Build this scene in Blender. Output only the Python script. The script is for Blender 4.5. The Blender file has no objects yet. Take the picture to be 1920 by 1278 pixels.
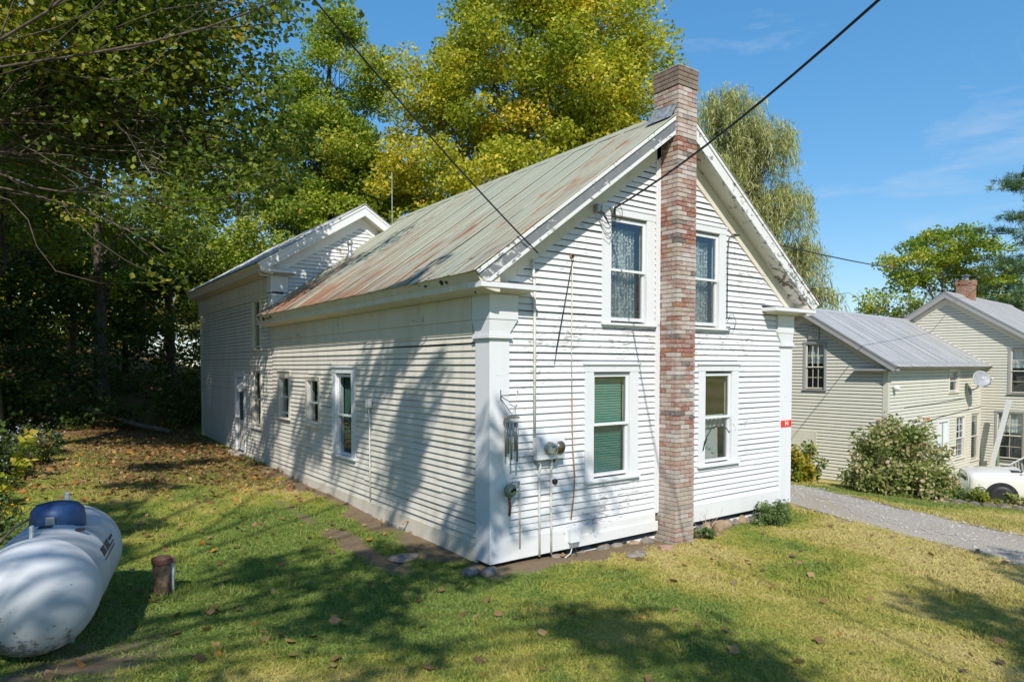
import bpy, math, random
import numpy as np
from mathutils import Vector, Matrix

SC = bpy.context.scene
COL = SC.collection
R = math.radians
random.seed(7)

# ------------------------------------------------------------------ camera, sky, sun, exposure
cd = bpy.data.cameras.new('camera'); cam = bpy.data.objects.new('camera', cd); COL.objects.link(cam)
cam.location = (-4.770, -7.038, 2.52)
cam.rotation_euler = (R(90) - 0.03161, 0, -0.62752)
cd.sensor_width = 36; cd.lens = 1265 / 1920 * 36; cd.shift_y = (725 - 639) / 1920
cd.clip_start = 0.05; cd.clip_end = 3000
SC.camera = cam
SUN = Vector((-0.64, -1.0, 1.10)).normalized()
w = bpy.data.worlds.new('World'); SC.world = w; w.use_nodes = True
wn = w.node_tree; wn.nodes.clear()
sky = wn.nodes.new('ShaderNodeTexSky'); sky.sky_type = 'NISHITA'; sky.sun_disc = False
sky.sun_elevation = math.asin(SUN.z); sky.sun_rotation = math.atan2(SUN.x, SUN.y) % (2 * math.pi)
sky.altitude = 200; sky.air_density = 1.0; sky.dust_density = 0.15; sky.ozone_density = 5.0
bg = wn.nodes.new('ShaderNodeBackground'); bg.inputs['Strength'].default_value = 0.15
wo = wn.nodes.new('ShaderNodeOutputWorld')
tc = wn.nodes.new('ShaderNodeTexCoord')
mp = wn.nodes.new('ShaderNodeMapping'); mp.inputs['Scale'].default_value = (1.6, 1.6, 6.5); mp.inputs['Location'].default_value = (0.4, 0.9, 0.3)
cl = wn.nodes.new('ShaderNodeTexNoise'); cl.inputs['Scale'].default_value = 1.7; cl.inputs['Detail'].default_value = 9; cl.inputs['Roughness'].default_value = 0.62; cl.inputs['Distortion'].default_value = 0.5
cr = wn.nodes.new('ShaderNodeValToRGB'); cr.color_ramp.elements[0].position = 0.56; cr.color_ramp.elements[1].position = 0.95
cr.color_ramp.elements[0].color = (0, 0, 0, 1); cr.color_ramp.elements[1].color = (0.75, 0.75, 0.75, 1)
mx = wn.nodes.new('ShaderNodeMix'); mx.data_type = 'RGBA'; mx.inputs['B'].default_value = (3.6, 3.85, 4.2, 1)
L = wn.links.new
L(tc.outputs['Generated'], mp.inputs['Vector']); L(mp.outputs['Vector'], cl.inputs['Vector'])
L(cl.outputs['Fac'], cr.inputs['Fac']); L(cr.outputs['Color'], mx.inputs['Factor'])
gm_ = wn.nodes.new('ShaderNodeGamma'); gm_.inputs['Gamma'].default_value = 0.55
hs_ = wn.nodes.new('ShaderNodeHueSaturation'); hs_.inputs['Saturation'].default_value = 1.65; hs_.inputs['Value'].default_value = 1.62
L(sky.outputs['Color'], gm_.inputs['Color']); L(gm_.outputs['Color'], hs_.inputs['Color']); L(hs_.outputs['Color'], mx.inputs['A']); L(mx.outputs['Result'], bg.inputs['Color']); L(bg.outputs['Background'], wo.inputs['Surface'])
sl = bpy.data.lights.new('sun', 'SUN'); sl.energy = 4.2; sl.angle = R(0.55); sl.color = (1.0, 0.945, 0.86)
so = bpy.data.objects.new('sun', sl); COL.objects.link(so); so.location = (-15, -28, 30)
so.rotation_euler = SUN.to_track_quat('Z', 'Y').to_euler()
vs = SC.view_settings
vs.view_transform = 'Standard'; vs.look = 'None'; vs.gamma = 1; vs.use_curve_mapping = False; vs.exposure = 0.48
SC.cycles.max_bounces = 6; SC.cycles.diffuse_bounces = 4; SC.cycles.transparent_max_bounces = 12

# ------------------------------------------------------------------ node helpers and materials
class NT:
    def __init__(s, name):
        s.m = bpy.data.materials.new(name); s.m.use_nodes = True; s.t = s.m.node_tree; s.t.nodes.clear()
        s.out = s.n('ShaderNodeOutputMaterial')
    def n(s, typ, **k):
        x = s.t.nodes.new(typ)
        for a, b in k.items(): setattr(x, a, b)
        return x
    def l(s, a, b): s.t.links.new(a, b)
    def pos(s, scale=(1, 1, 1), rot=(0, 0, 0), obj=False):
        g = s.n('ShaderNodeTexCoord').outputs['Object'] if obj else s.n('ShaderNodeNewGeometry').outputs['Position']
        m = s.n('ShaderNodeMapping'); m.inputs['Scale'].default_value = scale; m.inputs['Rotation'].default_value = rot
        s.l(g, m.inputs['Vector']); return m.outputs['Vector']
    def noise(s, vec, scale, detail=4, rough=0.55, dist=0):
        x = s.n('ShaderNodeTexNoise'); s.l(vec, x.inputs['Vector'])
        x.inputs['Scale'].default_value = scale; x.inputs['Detail'].default_value = detail
        x.inputs['Roughness'].default_value = rough; x.inputs['Distortion'].default_value = dist
        return x.outputs['Fac']
    def ramp(s, fac, stops, interp='LINEAR'):
        x = s.n('ShaderNodeValToRGB'); r = x.color_ramp; r.interpolation = interp
        while len(r.elements) < len(stops): r.elements.new(0.5)
        for e, (p, c) in zip(r.elements, stops):
            e.position = p; e.color = (c[0], c[1], c[2], 1) if hasattr(c, '__len__') else (c, c, c, 1)
        s.l(fac, x.inputs['Fac']); return x.outputs['Color']
    def mix(s, fac, a, b, mode='MIX'):
        x = s.n('ShaderNodeMix', data_type='RGBA', blend_type=mode)
        for inp, v in (('Factor', fac), ('A', a), ('B', b)):
            i = x.inputs[inp]
            if isinstance(v, bpy.types.NodeSocket): s.l(v, i)
            elif hasattr(v, '__len__'): i.default_value = (v[0], v[1], v[2], 1)
            else: i.default_value = v
        return x.outputs['Result']
    def math(s, op, a, b=0.0):
        x = s.n('ShaderNodeMath', operation=op)
        for i, v in enumerate((a, b)):
            if isinstance(v, bpy.types.NodeSocket): s.l(v, x.inputs[i])
            else: x.inputs[i].default_value = v
        return x.outputs[0]
    def attr(s, name): return s.n('ShaderNodeAttribute', attribute_name=name).outputs['Fac']
    def bump(s, h, strength=0.3, dist=0.01):
        x = s.n('ShaderNodeBump'); x.inputs['Strength'].default_value = strength; x.inputs['Distance'].default_value = dist
        s.l(h, x.inputs['Height']); return x.outputs['Normal']
    def bsdf(s, col, rough=0.6, metal=0.0, spec=0.4, normal=None, **kw):
        x = s.n('ShaderNodeBsdfPrincipled')
        for inp, v in (('Base Color', col), ('Roughness', rough), ('Metallic', metal), ('Specular IOR Level', spec)):
            i = x.inputs[inp]
            if isinstance(v, bpy.types.NodeSocket): s.l(v, i)
            elif hasattr(v, '__len__'): i.default_value = (v[0], v[1], v[2], 1)
            else: i.default_value = v
        if normal is not None: s.l(normal, x.inputs['Normal'])
        for k, v in kw.items(): x.inputs[k].default_value = v
        s.l(x.outputs['BSDF'], s.out.inputs['Surface']); return x

def plain(name, col, rough=0.6, metal=0.0, var=0.12, scale=9, bump=0.15):
    t = NT(name); p = t.pos()
    f = t.noise(p, scale, 6); c2 = tuple(max(0, v * (1 - 2.2 * var)) for v in col)
    c = t.mix(t.ramp(f, [(0.35, 0), (0.7, 1)]), col, c2)
    t.bsdf(c, rough, metal, 0.4, t.bump(t.noise(p, scale * 9, 3), bump, 0.004)); return t.m

def paint(name, col, peel=0.62, pscale=9.0, under=(0.27, 0.245, 0.22), stretch=(1.0, 1.0, 3.2), dirt=0.25, zone=0.5, stain=(0.42, 0.39, 0.30)):
    """weathered house paint: flakes gone to grey wood, faint stains and grain"""
    t = NT(name); p = t.pos(); ps = t.pos(stretch)
    a = t.noise(ps, pscale, 9, 0.68, 0.6); z = t.noise(p, 0.9, 3)
    h = t.math('ADD', a, t.math('MULTIPLY', t.math('SUBTRACT', z, 0.5), zone))
    mask = t.ramp(h, [(peel, 0), (peel + 0.012, 1)])
    d = t.noise(t.pos((2.2, 2.2, 0.5)), 1.6, 7, 0.65)
    c = t.mix(t.ramp(d, [(0.45, 0), (0.85, dirt)]), col, stain)
    c = t.mix(t.ramp(t.noise(t.pos((1, 1, 9)), 16, 5), [(0.4, 0.0), (0.8, 0.14)]), c, tuple(v * 0.66 for v in col))
    wood = t.mix(t.noise(t.pos((3, 3, 40)), 12, 4), under, tuple(v * 0.55 for v in under))
    c = t.mix(mask, c, wood)
    hb = t.math('SUBTRACT', t.math('MULTIPLY', t.noise(p, 60, 3), 0.25), t.math('MULTIPLY', mask, 0.6))
    t.bsdf(c, 0.62, 0, 0.3, t.bump(hb, 0.35, 0.006)); return t.m

M = {}
M['white'] = paint('white_house_paint', (0.64, 0.64, 0.635), 0.70, 8)
M['clap'] = paint('clapboard_paint', (0.62, 0.625, 0.635), 0.632, 12, (0.34, 0.31, 0.28), stretch=(0.7, 0.7, 4.2), zone=0.5)
M['clap_side'] = paint('side_clapboard_paint', (0.62, 0.585, 0.515), 0.70, 9, dirt=0.6, zone=0.3, stain=(0.36, 0.32, 0.23))  # warmer than the front paint; ground bounce on the side put into colour
M['trim'] = paint('trim_paint', (0.63, 0.64, 0.66), 0.685, 11, dirt=0.2)
M['trim_old'] = paint('old_trim_paint', (0.60, 0.56, 0.47), 0.68, 8, dirt=0.5, stain=(0.36, 0.32, 0.22))  # aged trim; its beige also carries the warm bounce of the shaded side
M['rake'] = paint('peeling_rake_paint', (0.64, 0.64, 0.635), 0.58, 9, (0.25, 0.25, 0.25), (1, 1, 1.6), 0.2, 0.35)
M['rake_grey'] = paint('bare_grey_fascia_paint', (0.155, 0.165, 0.18), 0.60, 9, (0.60, 0.59, 0.57), (1, 1, 1.4), 0.3, 0.4)
M['soffit'] = paint('soffit_paint', (0.60, 0.585, 0.54), 0.61, 5, (0.17, 0.135, 0.10), (1, 1, 1), 0.35, 0.4)
M['vinyl'] = plain('vinyl_window_white', (0.68, 0.69, 0.70), 0.4, 0, 0.04, 5, 0.02)
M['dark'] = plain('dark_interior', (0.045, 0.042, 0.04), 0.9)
M['sheath'] = plain('wall_sheathing', (0.07, 0.058, 0.046), 0.95)
M['metal_grey'] = plain('weathered_grey_metal', (0.38, 0.39, 0.40), 0.45, 0.6)
M['lead'] = plain('lead_flashing', (0.30, 0.33, 0.36), 0.6, 0.2, 0.3, 14, 0.5)
M['conduit'] = plain('painted_conduit', (0.70, 0.69, 0.66), 0.5, 0, 0.15, 12)
M['cord'] = plain('tan_cord', (0.36, 0.22, 0.13), 0.7)
M['rope'] = plain('pale_rope', (0.62, 0.58, 0.52), 0.8)
M['black'] = plain('black_rubber', (0.02, 0.02, 0.021), 0.55, 0, 0.2)
M['green_paint'] = plain('dull_green_metal', (0.20, 0.27, 0.16), 0.5, 0.1, 0.25, 30)
M['red'] = plain('red_sign', (0.68, 0.035, 0.02), 0.45, 0, 0.05)
M['signwhite'] = plain('sign_white', (0.85, 0.82, 0.80), 0.5, 0, 0.03)
M['stone'] = plain('field_stone', (0.25, 0.22, 0.185), 0.85, 0, 0.25, 12, 0.7)
M['stone_tan'] = plain('tan_field_stone', (0.36, 0.26, 0.16), 0.85, 0, 0.25, 10, 0.7)
M['tubes'] = plain('chime_tube', (0.33, 0.33, 0.31), 0.35, 0.8)
M['wood_log'] = plain('grey_log', (0.20, 0.165, 0.13), 0.9, 0, 0.3, 8, 0.8)
M['bark'] = plain('tree_bark', (0.115, 0.092, 0.07), 0.95, 0, 0.3, 7, 1.0)
M['bark_pale'] = plain('pale_bark', (0.34, 0.29, 0.24), 0.9, 0, 0.25, 7, 0.8)
M['twig'] = plain('dead_twig', (0.50, 0.40, 0.33), 0.9, 0, 0.2, 7)
M['concrete'] = plain('concrete', (0.46, 0.43, 0.39), 0.9, 0, 0.2, 16, 0.6)

def glass(name, tint=(0.80, 0.86, 0.87), boost=1.0):
    t = NT(name); fr = t.n('ShaderNodeFresnel'); bf = t.n('ShaderNodeNewGeometry').outputs['Backfacing']; t.l(t.math('ADD', 1.52, t.math('MULTIPLY', bf, 1 / 1.52 - 1.52)), fr.inputs['IOR'])
    tr = t.n('ShaderNodeBsdfTransparent'); tr.inputs['Color'].default_value = (*tint, 1)
    gl = t.n('ShaderNodeBsdfGlossy'); gl.inputs['Roughness'].default_value = 0.015; gl.inputs['Color'].default_value = (0.95, 0.97, 1, 1)
    nb = t.bump(t.noise(t.pos(), 2.2, 2), 0.05, 0.02); t.l(nb, gl.inputs['Normal'])
    ms = t.n('ShaderNodeMixShader'); f = t.math('MINIMUM', t.math('ADD', t.math('MULTIPLY', fr.outputs[0], boost), 0.06), 1.0)
    t.l(f, ms.inputs[0]); t.l(tr.outputs[0], ms.inputs[1]); t.l(gl.outputs[0], ms.inputs[2]); t.l(ms.outputs[0], t.out.inputs['Surface']); return t.m
M['glass'] = glass('window_glass', boost=1.6)
M['carglass'] = glass('car_glass', (0.25, 0.28, 0.28), 1.5)

def cloth(name, col, lace=False, thr=0.5):
    t = NT(name); d = t.n('ShaderNodeBsdfDiffuse'); tl = t.n('ShaderNodeBsdfTranslucent'); ms = t.n('ShaderNodeMixShader')
    d.inputs['Color'].default_value = (*col, 1); tl.inputs['Color'].default_value = (*[v * 0.8 for v in col], 1); ms.inputs[0].default_value = 0.35
    t.l(d.outputs[0], ms.inputs[1]); t.l(tl.outputs[0], ms.inputs[2]); o = ms.outputs[0]
    if lace:
        v = t.n('ShaderNodeTexVoronoi'); v.inputs['Scale'].default_value = 26; t.l(t.pos(), v.inputs['Vector'])
        m = t.math('ADD', v.outputs['Distance'], t.math('MULTIPLY', t.noise(t.pos(), 22, 3), 0.35))
        f = t.ramp(m, [(thr, 0.0), (thr + 0.1, 0.72)])
        tr = t.n('ShaderNodeBsdfTransparent'); m2 = t.n('ShaderNodeMixShader'); t.l(f, m2.inputs[0]); t.l(o, m2.inputs[1]); t.l(tr.outputs[0], m2.inputs[2]); o = m2.outputs[0]
    t.l(o, t.out.inputs['Surface']); return t.m
def screen():
    t = NT('insect_screen'); d = t.n('ShaderNodeBsdfDiffuse'); d.inputs['Color'].default_value = (.05, .055, .055, 1); tr = t.n('ShaderNodeBsdfTransparent'); ms = t.n('ShaderNodeMixShader'); ms.inputs[0].default_value = .8
    t.l(tr.outputs[0], ms.inputs[2]); t.l(d.outputs[0], ms.inputs[1]); t.l(ms.outputs[0], t.out.inputs['Surface']); return t.m
M['screen'] = screen()
M['lace'] = cloth('lace_curtain', (0.74, 0.77, 0.71), True, 0.52)
M['curtain'] = cloth('white_curtain', (0.80, 0.81, 0.78))
M['green_cloth'] = cloth('green_curtain', (0.14, 0.26, 0.20))
M['blind'] = plain('teal_blind', (0.11, 0.30, 0.25), 0.5, 0, 0.05)

def rust_roof():
    t = NT('rusty_painted_roof_metal'); p = t.pos()
    st = t.pos((0.75, 12, 0.75)); st2 = t.pos((0.5, 5, 0.5))
    n1 = t.noise(st, 1.3, 8, 0.62, 0.3); n2 = t.noise(st2, 1.1, 7, 0.62, 0.4); n3 = t.noise(p, 0.42, 4)
    base = t.mix(t.ramp(n2, [(0.35, 0), (0.7, 1)]), (0.375, 0.37, 0.275), (0.295, 0.315, 0.255))
    base = t.mix(t.ramp(t.noise(t.pos((1.5, 30, 1.5)), 1.5, 6), [(0.55, 0), (0.8, 0.55)]), base, (0.50, 0.49, 0.42))
    sep = t.n('ShaderNodeSeparateXYZ'); t.l(p, sep.inputs[0])
    low = t.math('MULTIPLY', t.math('SUBTRACT', 4.9, sep.outputs['Z']), 0.08)
    k = t.math('ADD', t.math('ADD', n1, t.math('MULTIPLY', t.math('SUBTRACT', n3, 0.5), 0.75)), low)
    rust = t.mix(t.noise(p, 11, 5), (0.34, 0.145, 0.055), (0.24, 0.075, 0.03))
    c = t.mix(t.ramp(k, [(0.535, 0), (0.65, 0.85)]), base, rust)
    k2 = t.math('ADD', t.noise(t.pos((0.9, 16, 0.9)), 1.0, 7, 0.6), low)
    c = t.mix(t.ramp(k2, [(0.585, 0), (0.69, 0.7)]), c, (0.15, 0.14, 0.12))
    t.bsdf(c, 0.62, 0.1, 0.35, t.bump(t.noise(t.pos((2, 9, 2)), 3, 5), 0.35, 0.01)); return t.m
M['roof'] = rust_roof()
def seam_roof():
    t = NT('galvanised_roof_metal'); p = t.pos()
    c = t.mix(t.noise(p, 1.6, 6), (0.52, 0.51, 0.50), (0.38, 0.375, 0.37))
    c = t.mix(t.ramp(t.noise(t.pos((7, 1, 1)), 2.2, 6), [(0.6, 0), (0.8, 0.4)]), c, (0.24, 0.235, 0.22))
    t.bsdf(c, 0.5, 0.35, 0.4, t.bump(t.noise(p, 6, 4), 0.15, 0.01)); return t.m
M['tin'] = seam_roof()
M['cream'] = paint('cream_siding_paint', (0.525, 0.51, 0.435), 0.78, 6, (0.3, 0.26, 0.2), dirt=0.35, stain=(0.40, 0.39, 0.27))
M['grey_trim'] = paint('weathered_grey_trim', (0.27, 0.265, 0.275), 0.70, 8, (0.45, 0.44, 0.42), dirt=0.3)

def brick_mat(name, col, white=0.35, soot=0.0):
    t = NT(name); p = t.pos(); n = t.noise(p, 24, 6, 0.65)
    c = t.mix(n, col, tuple(v * 0.6 for v in col))
    wf = t.noise(t.pos((3, 3, 5)), 5.5, 6, 0.6); c = t.mix(t.ramp(wf, [(0.50, 0), (0.72, white)]), c, (0.60, 0.55, 0.50))
    c = t.mix(t.ramp(t.noise(t.pos((1, 1, 1.6)), 1.5, 5, .6), [(0.46, 0), (0.68, white)]), c, (0.52, 0.47, 0.44))
    c = t.mix(t.ramp(t.noise(t.pos((4, 4, 1)), 2.2, 6, .6), [(0.5, 0), (0.75, .4)]), c, (0.17, 0.14, 0.12))
    if soot: c = t.mix(t.ramp(t.noise(p, 7, 5), [(0.3, soot), (0.75, soot * 0.35)]), c, (0.05, 0.042, 0.035))
    t.bsdf(c, 0.88, 0, 0.25, t.bump(t.noise(p, 70, 4), 0.6, 0.004)); return t.m
BR = [brick_mat('brick_red', (0.31, 0.125, 0.09), .5), brick_mat('brick_orange', (0.36, 0.165, 0.10), 0.4), brick_mat('brick_rose', (0.37, 0.235, 0.205), 0.7),
      brick_mat('brick_tan', (0.43, 0.335, 0.27), 0.6), brick_mat('brick_pale', (0.50, 0.43, 0.385), 0.7), brick_mat('brick_char', (0.16, 0.13, 0.12), 0.4)]
BSOOT = brick_mat('brick_sooty', (0.30, 0.205, 0.155), 0.3, 0.5)
BTAN = [brick_mat('brick_buff', (0.46, 0.38, 0.31), 0.55), brick_mat('brick_grey_buff', (0.38, 0.325, 0.28), 0.5), brick_mat('brick_dusty_rose', (0.42, 0.27, 0.215), 0.4)]
M['mortar'] = plain('mortar', (0.33, 0.295, 0.26), 0.95, 0, 0.25, 20, 0.5)

def leaf_mat(name, stops, trans=0.38):
    t = NT(name); a = t.attr('tint'); c = t.ramp(a, stops)
    b = t.n('ShaderNodeBsdfPrincipled'); t.l(c, b.inputs['Base Color']); b.inputs['Roughness'].default_value = 0.5; b.inputs['Specular IOR Level'].default_value = 0.3
    tl = t.n('ShaderNodeBsdfTranslucent'); t.l(t.mix(0.5, c, (0.55, 0.60, 0.08), 'SOFT_LIGHT'), tl.inputs['Color'])
    ms = t.n('ShaderNodeMixShader'); ms.inputs[0].default_value = trans
    t.l(b.outputs[0], ms.inputs[1]); t.l(tl.outputs[0], ms.inputs[2]); t.l(ms.outputs[0], t.out.inputs['Surface']); return t.m
M['leaf_green'] = leaf_mat('maple_leaf_green', [(0, (0.07, 0.12, 0.025)), (0.45, (0.17, 0.22, 0.032)), (0.8, (0.36, 0.35, 0.045)), (0.95, (0.52, 0.39, 0.06)), (1, (0.56, 0.25, 0.05))], .45)
M['leaf_yellow'] = leaf_mat('maple_leaf_turning', [(0, (0.25, 0.31, 0.035)), (0.35, (0.45, 0.45, 0.045)), (0.7, (0.64, 0.54, 0.055)), (0.92, (0.70, 0.49, 0.08)), (1, (0.68, 0.32, 0.08))], .45)
M['leaf_mid'] = leaf_mat('ash_leaf_green', [(0, (0.14, 0.23, 0.035)), (0.5, (0.28, 0.36, 0.045)), (0.85, (0.44, 0.46, 0.06)), (1, (0.56, 0.44, 0.08))], .45)
M['leaf_olive'] = leaf_mat('olive_leaf', [(0, (0.22, 0.24, 0.07)), (0.5, (0.40, 0.37, 0.11)), (1, (0.56, 0.43, 0.15))], .45)
M['leaf_willow'] = leaf_mat('willow_leaf', [(0, (0.28, 0.32, 0.14)), (0.5, (0.45, 0.47, 0.21)), (1, (0.60, 0.55, 0.27))], .45)
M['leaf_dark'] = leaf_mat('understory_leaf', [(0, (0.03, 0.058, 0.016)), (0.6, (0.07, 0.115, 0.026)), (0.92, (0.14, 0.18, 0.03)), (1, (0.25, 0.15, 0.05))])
M['leaf_pale'] = leaf_mat('hydrangea_leaf', [(0, (0.13, 0.18, 0.045)), (0.5, (0.26, 0.29, 0.085)), (0.85, (0.42, 0.41, 0.18)), (1, (0.52, 0.40, 0.27))])
M['leaf_shrub'] = leaf_mat('shrub_leaf', [(0, (0.08, 0.14, 0.045)), (1, (0.20, 0.27, 0.09))])
M['leaf_gold'] = leaf_mat('golden_leaf', [(0, (0.10, 0.17, 0.02)), (0.6, (0.27, 0.26, 0.02)), (1, (0.45, 0.30, 0.02))])
M['leaf_fallen'] = leaf_mat('fallen_leaf', [(0, (0.10, 0.058, 0.03)), (0.4, (0.22, 0.125, 0.055)), (0.75, (0.34, 0.22, 0.10)), (0.92, (0.42, 0.22, 0.03)), (1, (0.34, 0.10, 0.03))], 0.15)
M['needle'] = leaf_mat('pine_needle', [(0, (0.05, 0.10, 0.045)), (1, (0.13, 0.21, 0.075))], 0.2)
M['petal_yellow'] = leaf_mat('yellow_petal', [(0, (0.55, 0.36, 0.01)), (1, (0.70, 0.50, 0.02))])
M['petal_aster'] = leaf_mat('aster_petal', [(0, (0.25, 0.22, 0.52)), (0.5, (0.50, 0.48, 0.72)), (1, (0.78, 0.76, 0.80))])

# ------------------------------------------------------------------ mesh helpers
def obj(name, me, parent=None, loc=None):
    o = bpy.data.objects.new(name, me); COL.objects.link(o)
    if parent: o.parent = parent
    if loc is not None: o.location = loc
    return o
def tag(o, label=None, cat=None, group=None, kind=None):
    if label: o['label'] = label
    if cat: o['category'] = cat
    if group: o['group'] = group
    if kind: o['kind'] = kind
    return o
def root(name, label, cat, loc=(0, 0, 0), rz=0, group=None):
    o = bpy.data.objects.new(name, None); COL.objects.link(o); o.location = loc; o.rotation_euler = (0, 0, rz); o.empty_display_size = 0.2
    return tag(o, label, cat, group)

class MB:
    def __init__(s): s.v = []; s.f = []
    def add(s, vs, fs):
        b = len(s.v); s.v += [tuple(v) for v in vs]; s.f += [tuple(b + i for i in f) for f in fs]; return s
    def box(s, x0, x1, y0, y1, z0, z1):
        return s.add([(x0, y0, z0), (x1, y0, z0), (x1, y1, z0), (x0, y1, z0), (x0, y0, z1), (x1, y0, z1), (x1, y1, z1), (x0, y1, z1)],
                     [(0, 3, 2, 1), (4, 5, 6, 7), (0, 1, 5, 4), (1, 2, 6, 5), (2, 3, 7, 6), (3, 0, 4, 7)])
    def obox(s, c, ax, h):
        c = Vector(c); ax = [Vector(a).normalized() for a in ax]; vs = []
        for k in (-1, 1):
            for i, j in ((-1, -1), (1, -1), (1, 1), (-1, 1)): vs.append(c + ax[0] * h[0] * i + ax[1] * h[1] * j + ax[2] * h[2] * k)
        return s.add(vs, [(0, 3, 2, 1), (4, 5, 6, 7), (0, 1, 5, 4), (1, 2, 6, 5), (2, 3, 7, 6), (3, 0, 4, 7)])
    def prism(s, poly, a, b, axis='y'):
        """poly: 2D points, extruded between a and b along axis"""
        n = len(poly); P = {'y': lambda p, t: (p[0], t, p[1]), 'x': lambda p, t: (t, p[0], p[1]), 'z': lambda p, t: (p[0], p[1], t)}[axis]
        vs = [P(p, a) for p in poly] + [P(p, b) for p in poly]
        return s.add(vs, [tuple(range(n)), tuple(range(2 * n - 1, n - 1, -1))] + [(i, n + i, n + (i + 1) % n, (i + 1) % n) for i in range(n)])
    def tube(s, pts, rad, k=6, cap=True):
        pts = [Vector(p) for p in pts]; n = len(pts)
        if not hasattr(rad, '__len__'): rad = [rad] * n
        b = len(s.v); t0 = (pts[1] - pts[0]).normalized(); up = Vector((0, 0, 1)) if abs(t0.z) < 0.9 else Vector((1, 0, 0))
        u = t0.cross(up).normalized()
        for i, p in enumerate(pts):
            t = (pts[min(i + 1, n - 1)] - pts[max(i - 1, 0)]).normalized(); u = (u - t * u.dot(t)).normalized(); w_ = t.cross(u)
            for j in range(k):
                a = 2 * math.pi * j / k; s.v.append(tuple(p + (u * math.cos(a) + w_ * math.sin(a)) * rad[i]))
        for i in range(n - 1):
            for j in range(k):
                j2 = (j + 1) % k; s.f.append((b + i * k + j, b + i * k + j2, b + (i + 1) * k + j2, b + (i + 1) * k + j))
        if cap: s.f.append(tuple(b + j for j in reversed(range(k)))); s.f.append(tuple(b + (n - 1) * k + j for j in range(k)))
        return s
    def lathe(s, prof, c=(0, 0, 0), k=20, axis='z'):
        b = len(s.v); n = len(prof)
        for r, h in prof:
            for j in range(k):
                a = 2 * math.pi * j / k; p = (r * math.cos(a), r * math.sin(a), h)
                if axis == 'y': p = (p[0], p[2], p[1])
                if axis == 'x': p = (p[2], p[0], p[1])
                s.v.append((p[0] + c[0], p[1] + c[1], p[2] + c[2]))
        for i in range(n - 1):
            for j in range(k):
                j2 = (j + 1) % k; s.f.append((b + i * k + j, b + i * k + j2, b + (i + 1) * k + j2, b + (i + 1) * k + j))
        if prof[0][0] > .03: s.f.append(tuple(b + j for j in reversed(range(k))))
        if prof[-1][0] > .03: s.f.append(tuple(b + (n - 1) * k + j for j in range(k)))
        return s
    def mesh(s, name, mat, smooth=False):
        me = bpy.data.meshes.new(name); me.from_pydata(s.v, [], s.f); me.materials.append(mat)
        if smooth: me.polygons.foreach_set('use_smooth', [True] * len(me.polygons))
        me.update(); return me
    def build(s, name, mat, parent=None, smooth=False, loc=None, bevel=0):
        o = obj(name, s.mesh(name, mat, smooth), parent, loc)
        if bevel:
            m = o.modifiers.new('bevel', 'BEVEL'); m.width = bevel; m.segments = 2; m.limit_method = 'ANGLE'; m.angle_limit = R(35)
        return o

def text_part(txt, size, parent, mat, mtx, name='lettering', bold=0.0):
    c = bpy.data.curves.new(name, 'FONT'); c.body = txt; c.size = size; c.align_x = 'CENTER'; c.align_y = 'CENTER'; c.extrude = 0.0015; c.offset = bold
    tmp = bpy.data.objects.new(name, c); COL.objects.link(tmp)
    bpy.context.view_layer.update()
    me = bpy.data.meshes.new_from_object(tmp.evaluated_get(bpy.context.evaluated_depsgraph_get())); me.transform(mtx)
    bpy.data.objects.remove(tmp); me.materials.clear(); me.materials.append(mat)
    return obj(name, me, parent)

def cut(a, b, holes):
    """[a,b] minus hole intervals"""
    segs = [(a, b)]
    for h0, h1 in holes:
        new = []
        for s0, s1 in segs:
            if h1 <= s0 or h0 >= s1: new.append((s0, s1)); continue
            if h0 > s0: new.append((s0, h0))
            if h1 < s1: new.append((h1, s1))
        segs = new
    return [s for s in segs if s[1] - s[0] > 0.02]

# ------------------------------------------------------------------ ground
def tz(x, y):
    x = np.asarray(x, float); y = np.asarray(y, float)
    z = np.interp(x, [-30, -6, 0, 3, 6.6, 8.5, 11, 14, 18, 24, 40, 300], [.3, .05, -.07, -.16, -.21, -.30, -.55, -.95, -1.5, -2.0, -2.6, -4])
    z = z + np.interp(y, [-40, -4, 0, 9, 17, 21, 40, 90], [-.5, -.04, 0, .2, .36, .8, 3.6, 8]) * np.interp(x, [-6, 3, 9, 16], [1, .8, .3, 0.0])
    hl = np.interp(-x, [5.6, 8, 12, 20, 45, 120], [0, .45, 1.8, 4.6, 8, 14]) * np.interp(y, [2.5, 9], [0, 1])
    z = z + hl + .17 * np.exp(-((x + 5.2) / 1.5) ** 2) * np.interp(y, [-4, -1.5, 1.5, 5], [.6, 1, .7, 0])
    z = z + 0.022 * np.sin(x * 1.3 + 0.6 * y) * np.cos(y * 0.9 - 0.3 * x) + 0.012 * np.sin(3.1 * x + 1.7 * y)
    return z
def tzf(x, y): return float(tz(x, y))

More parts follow.
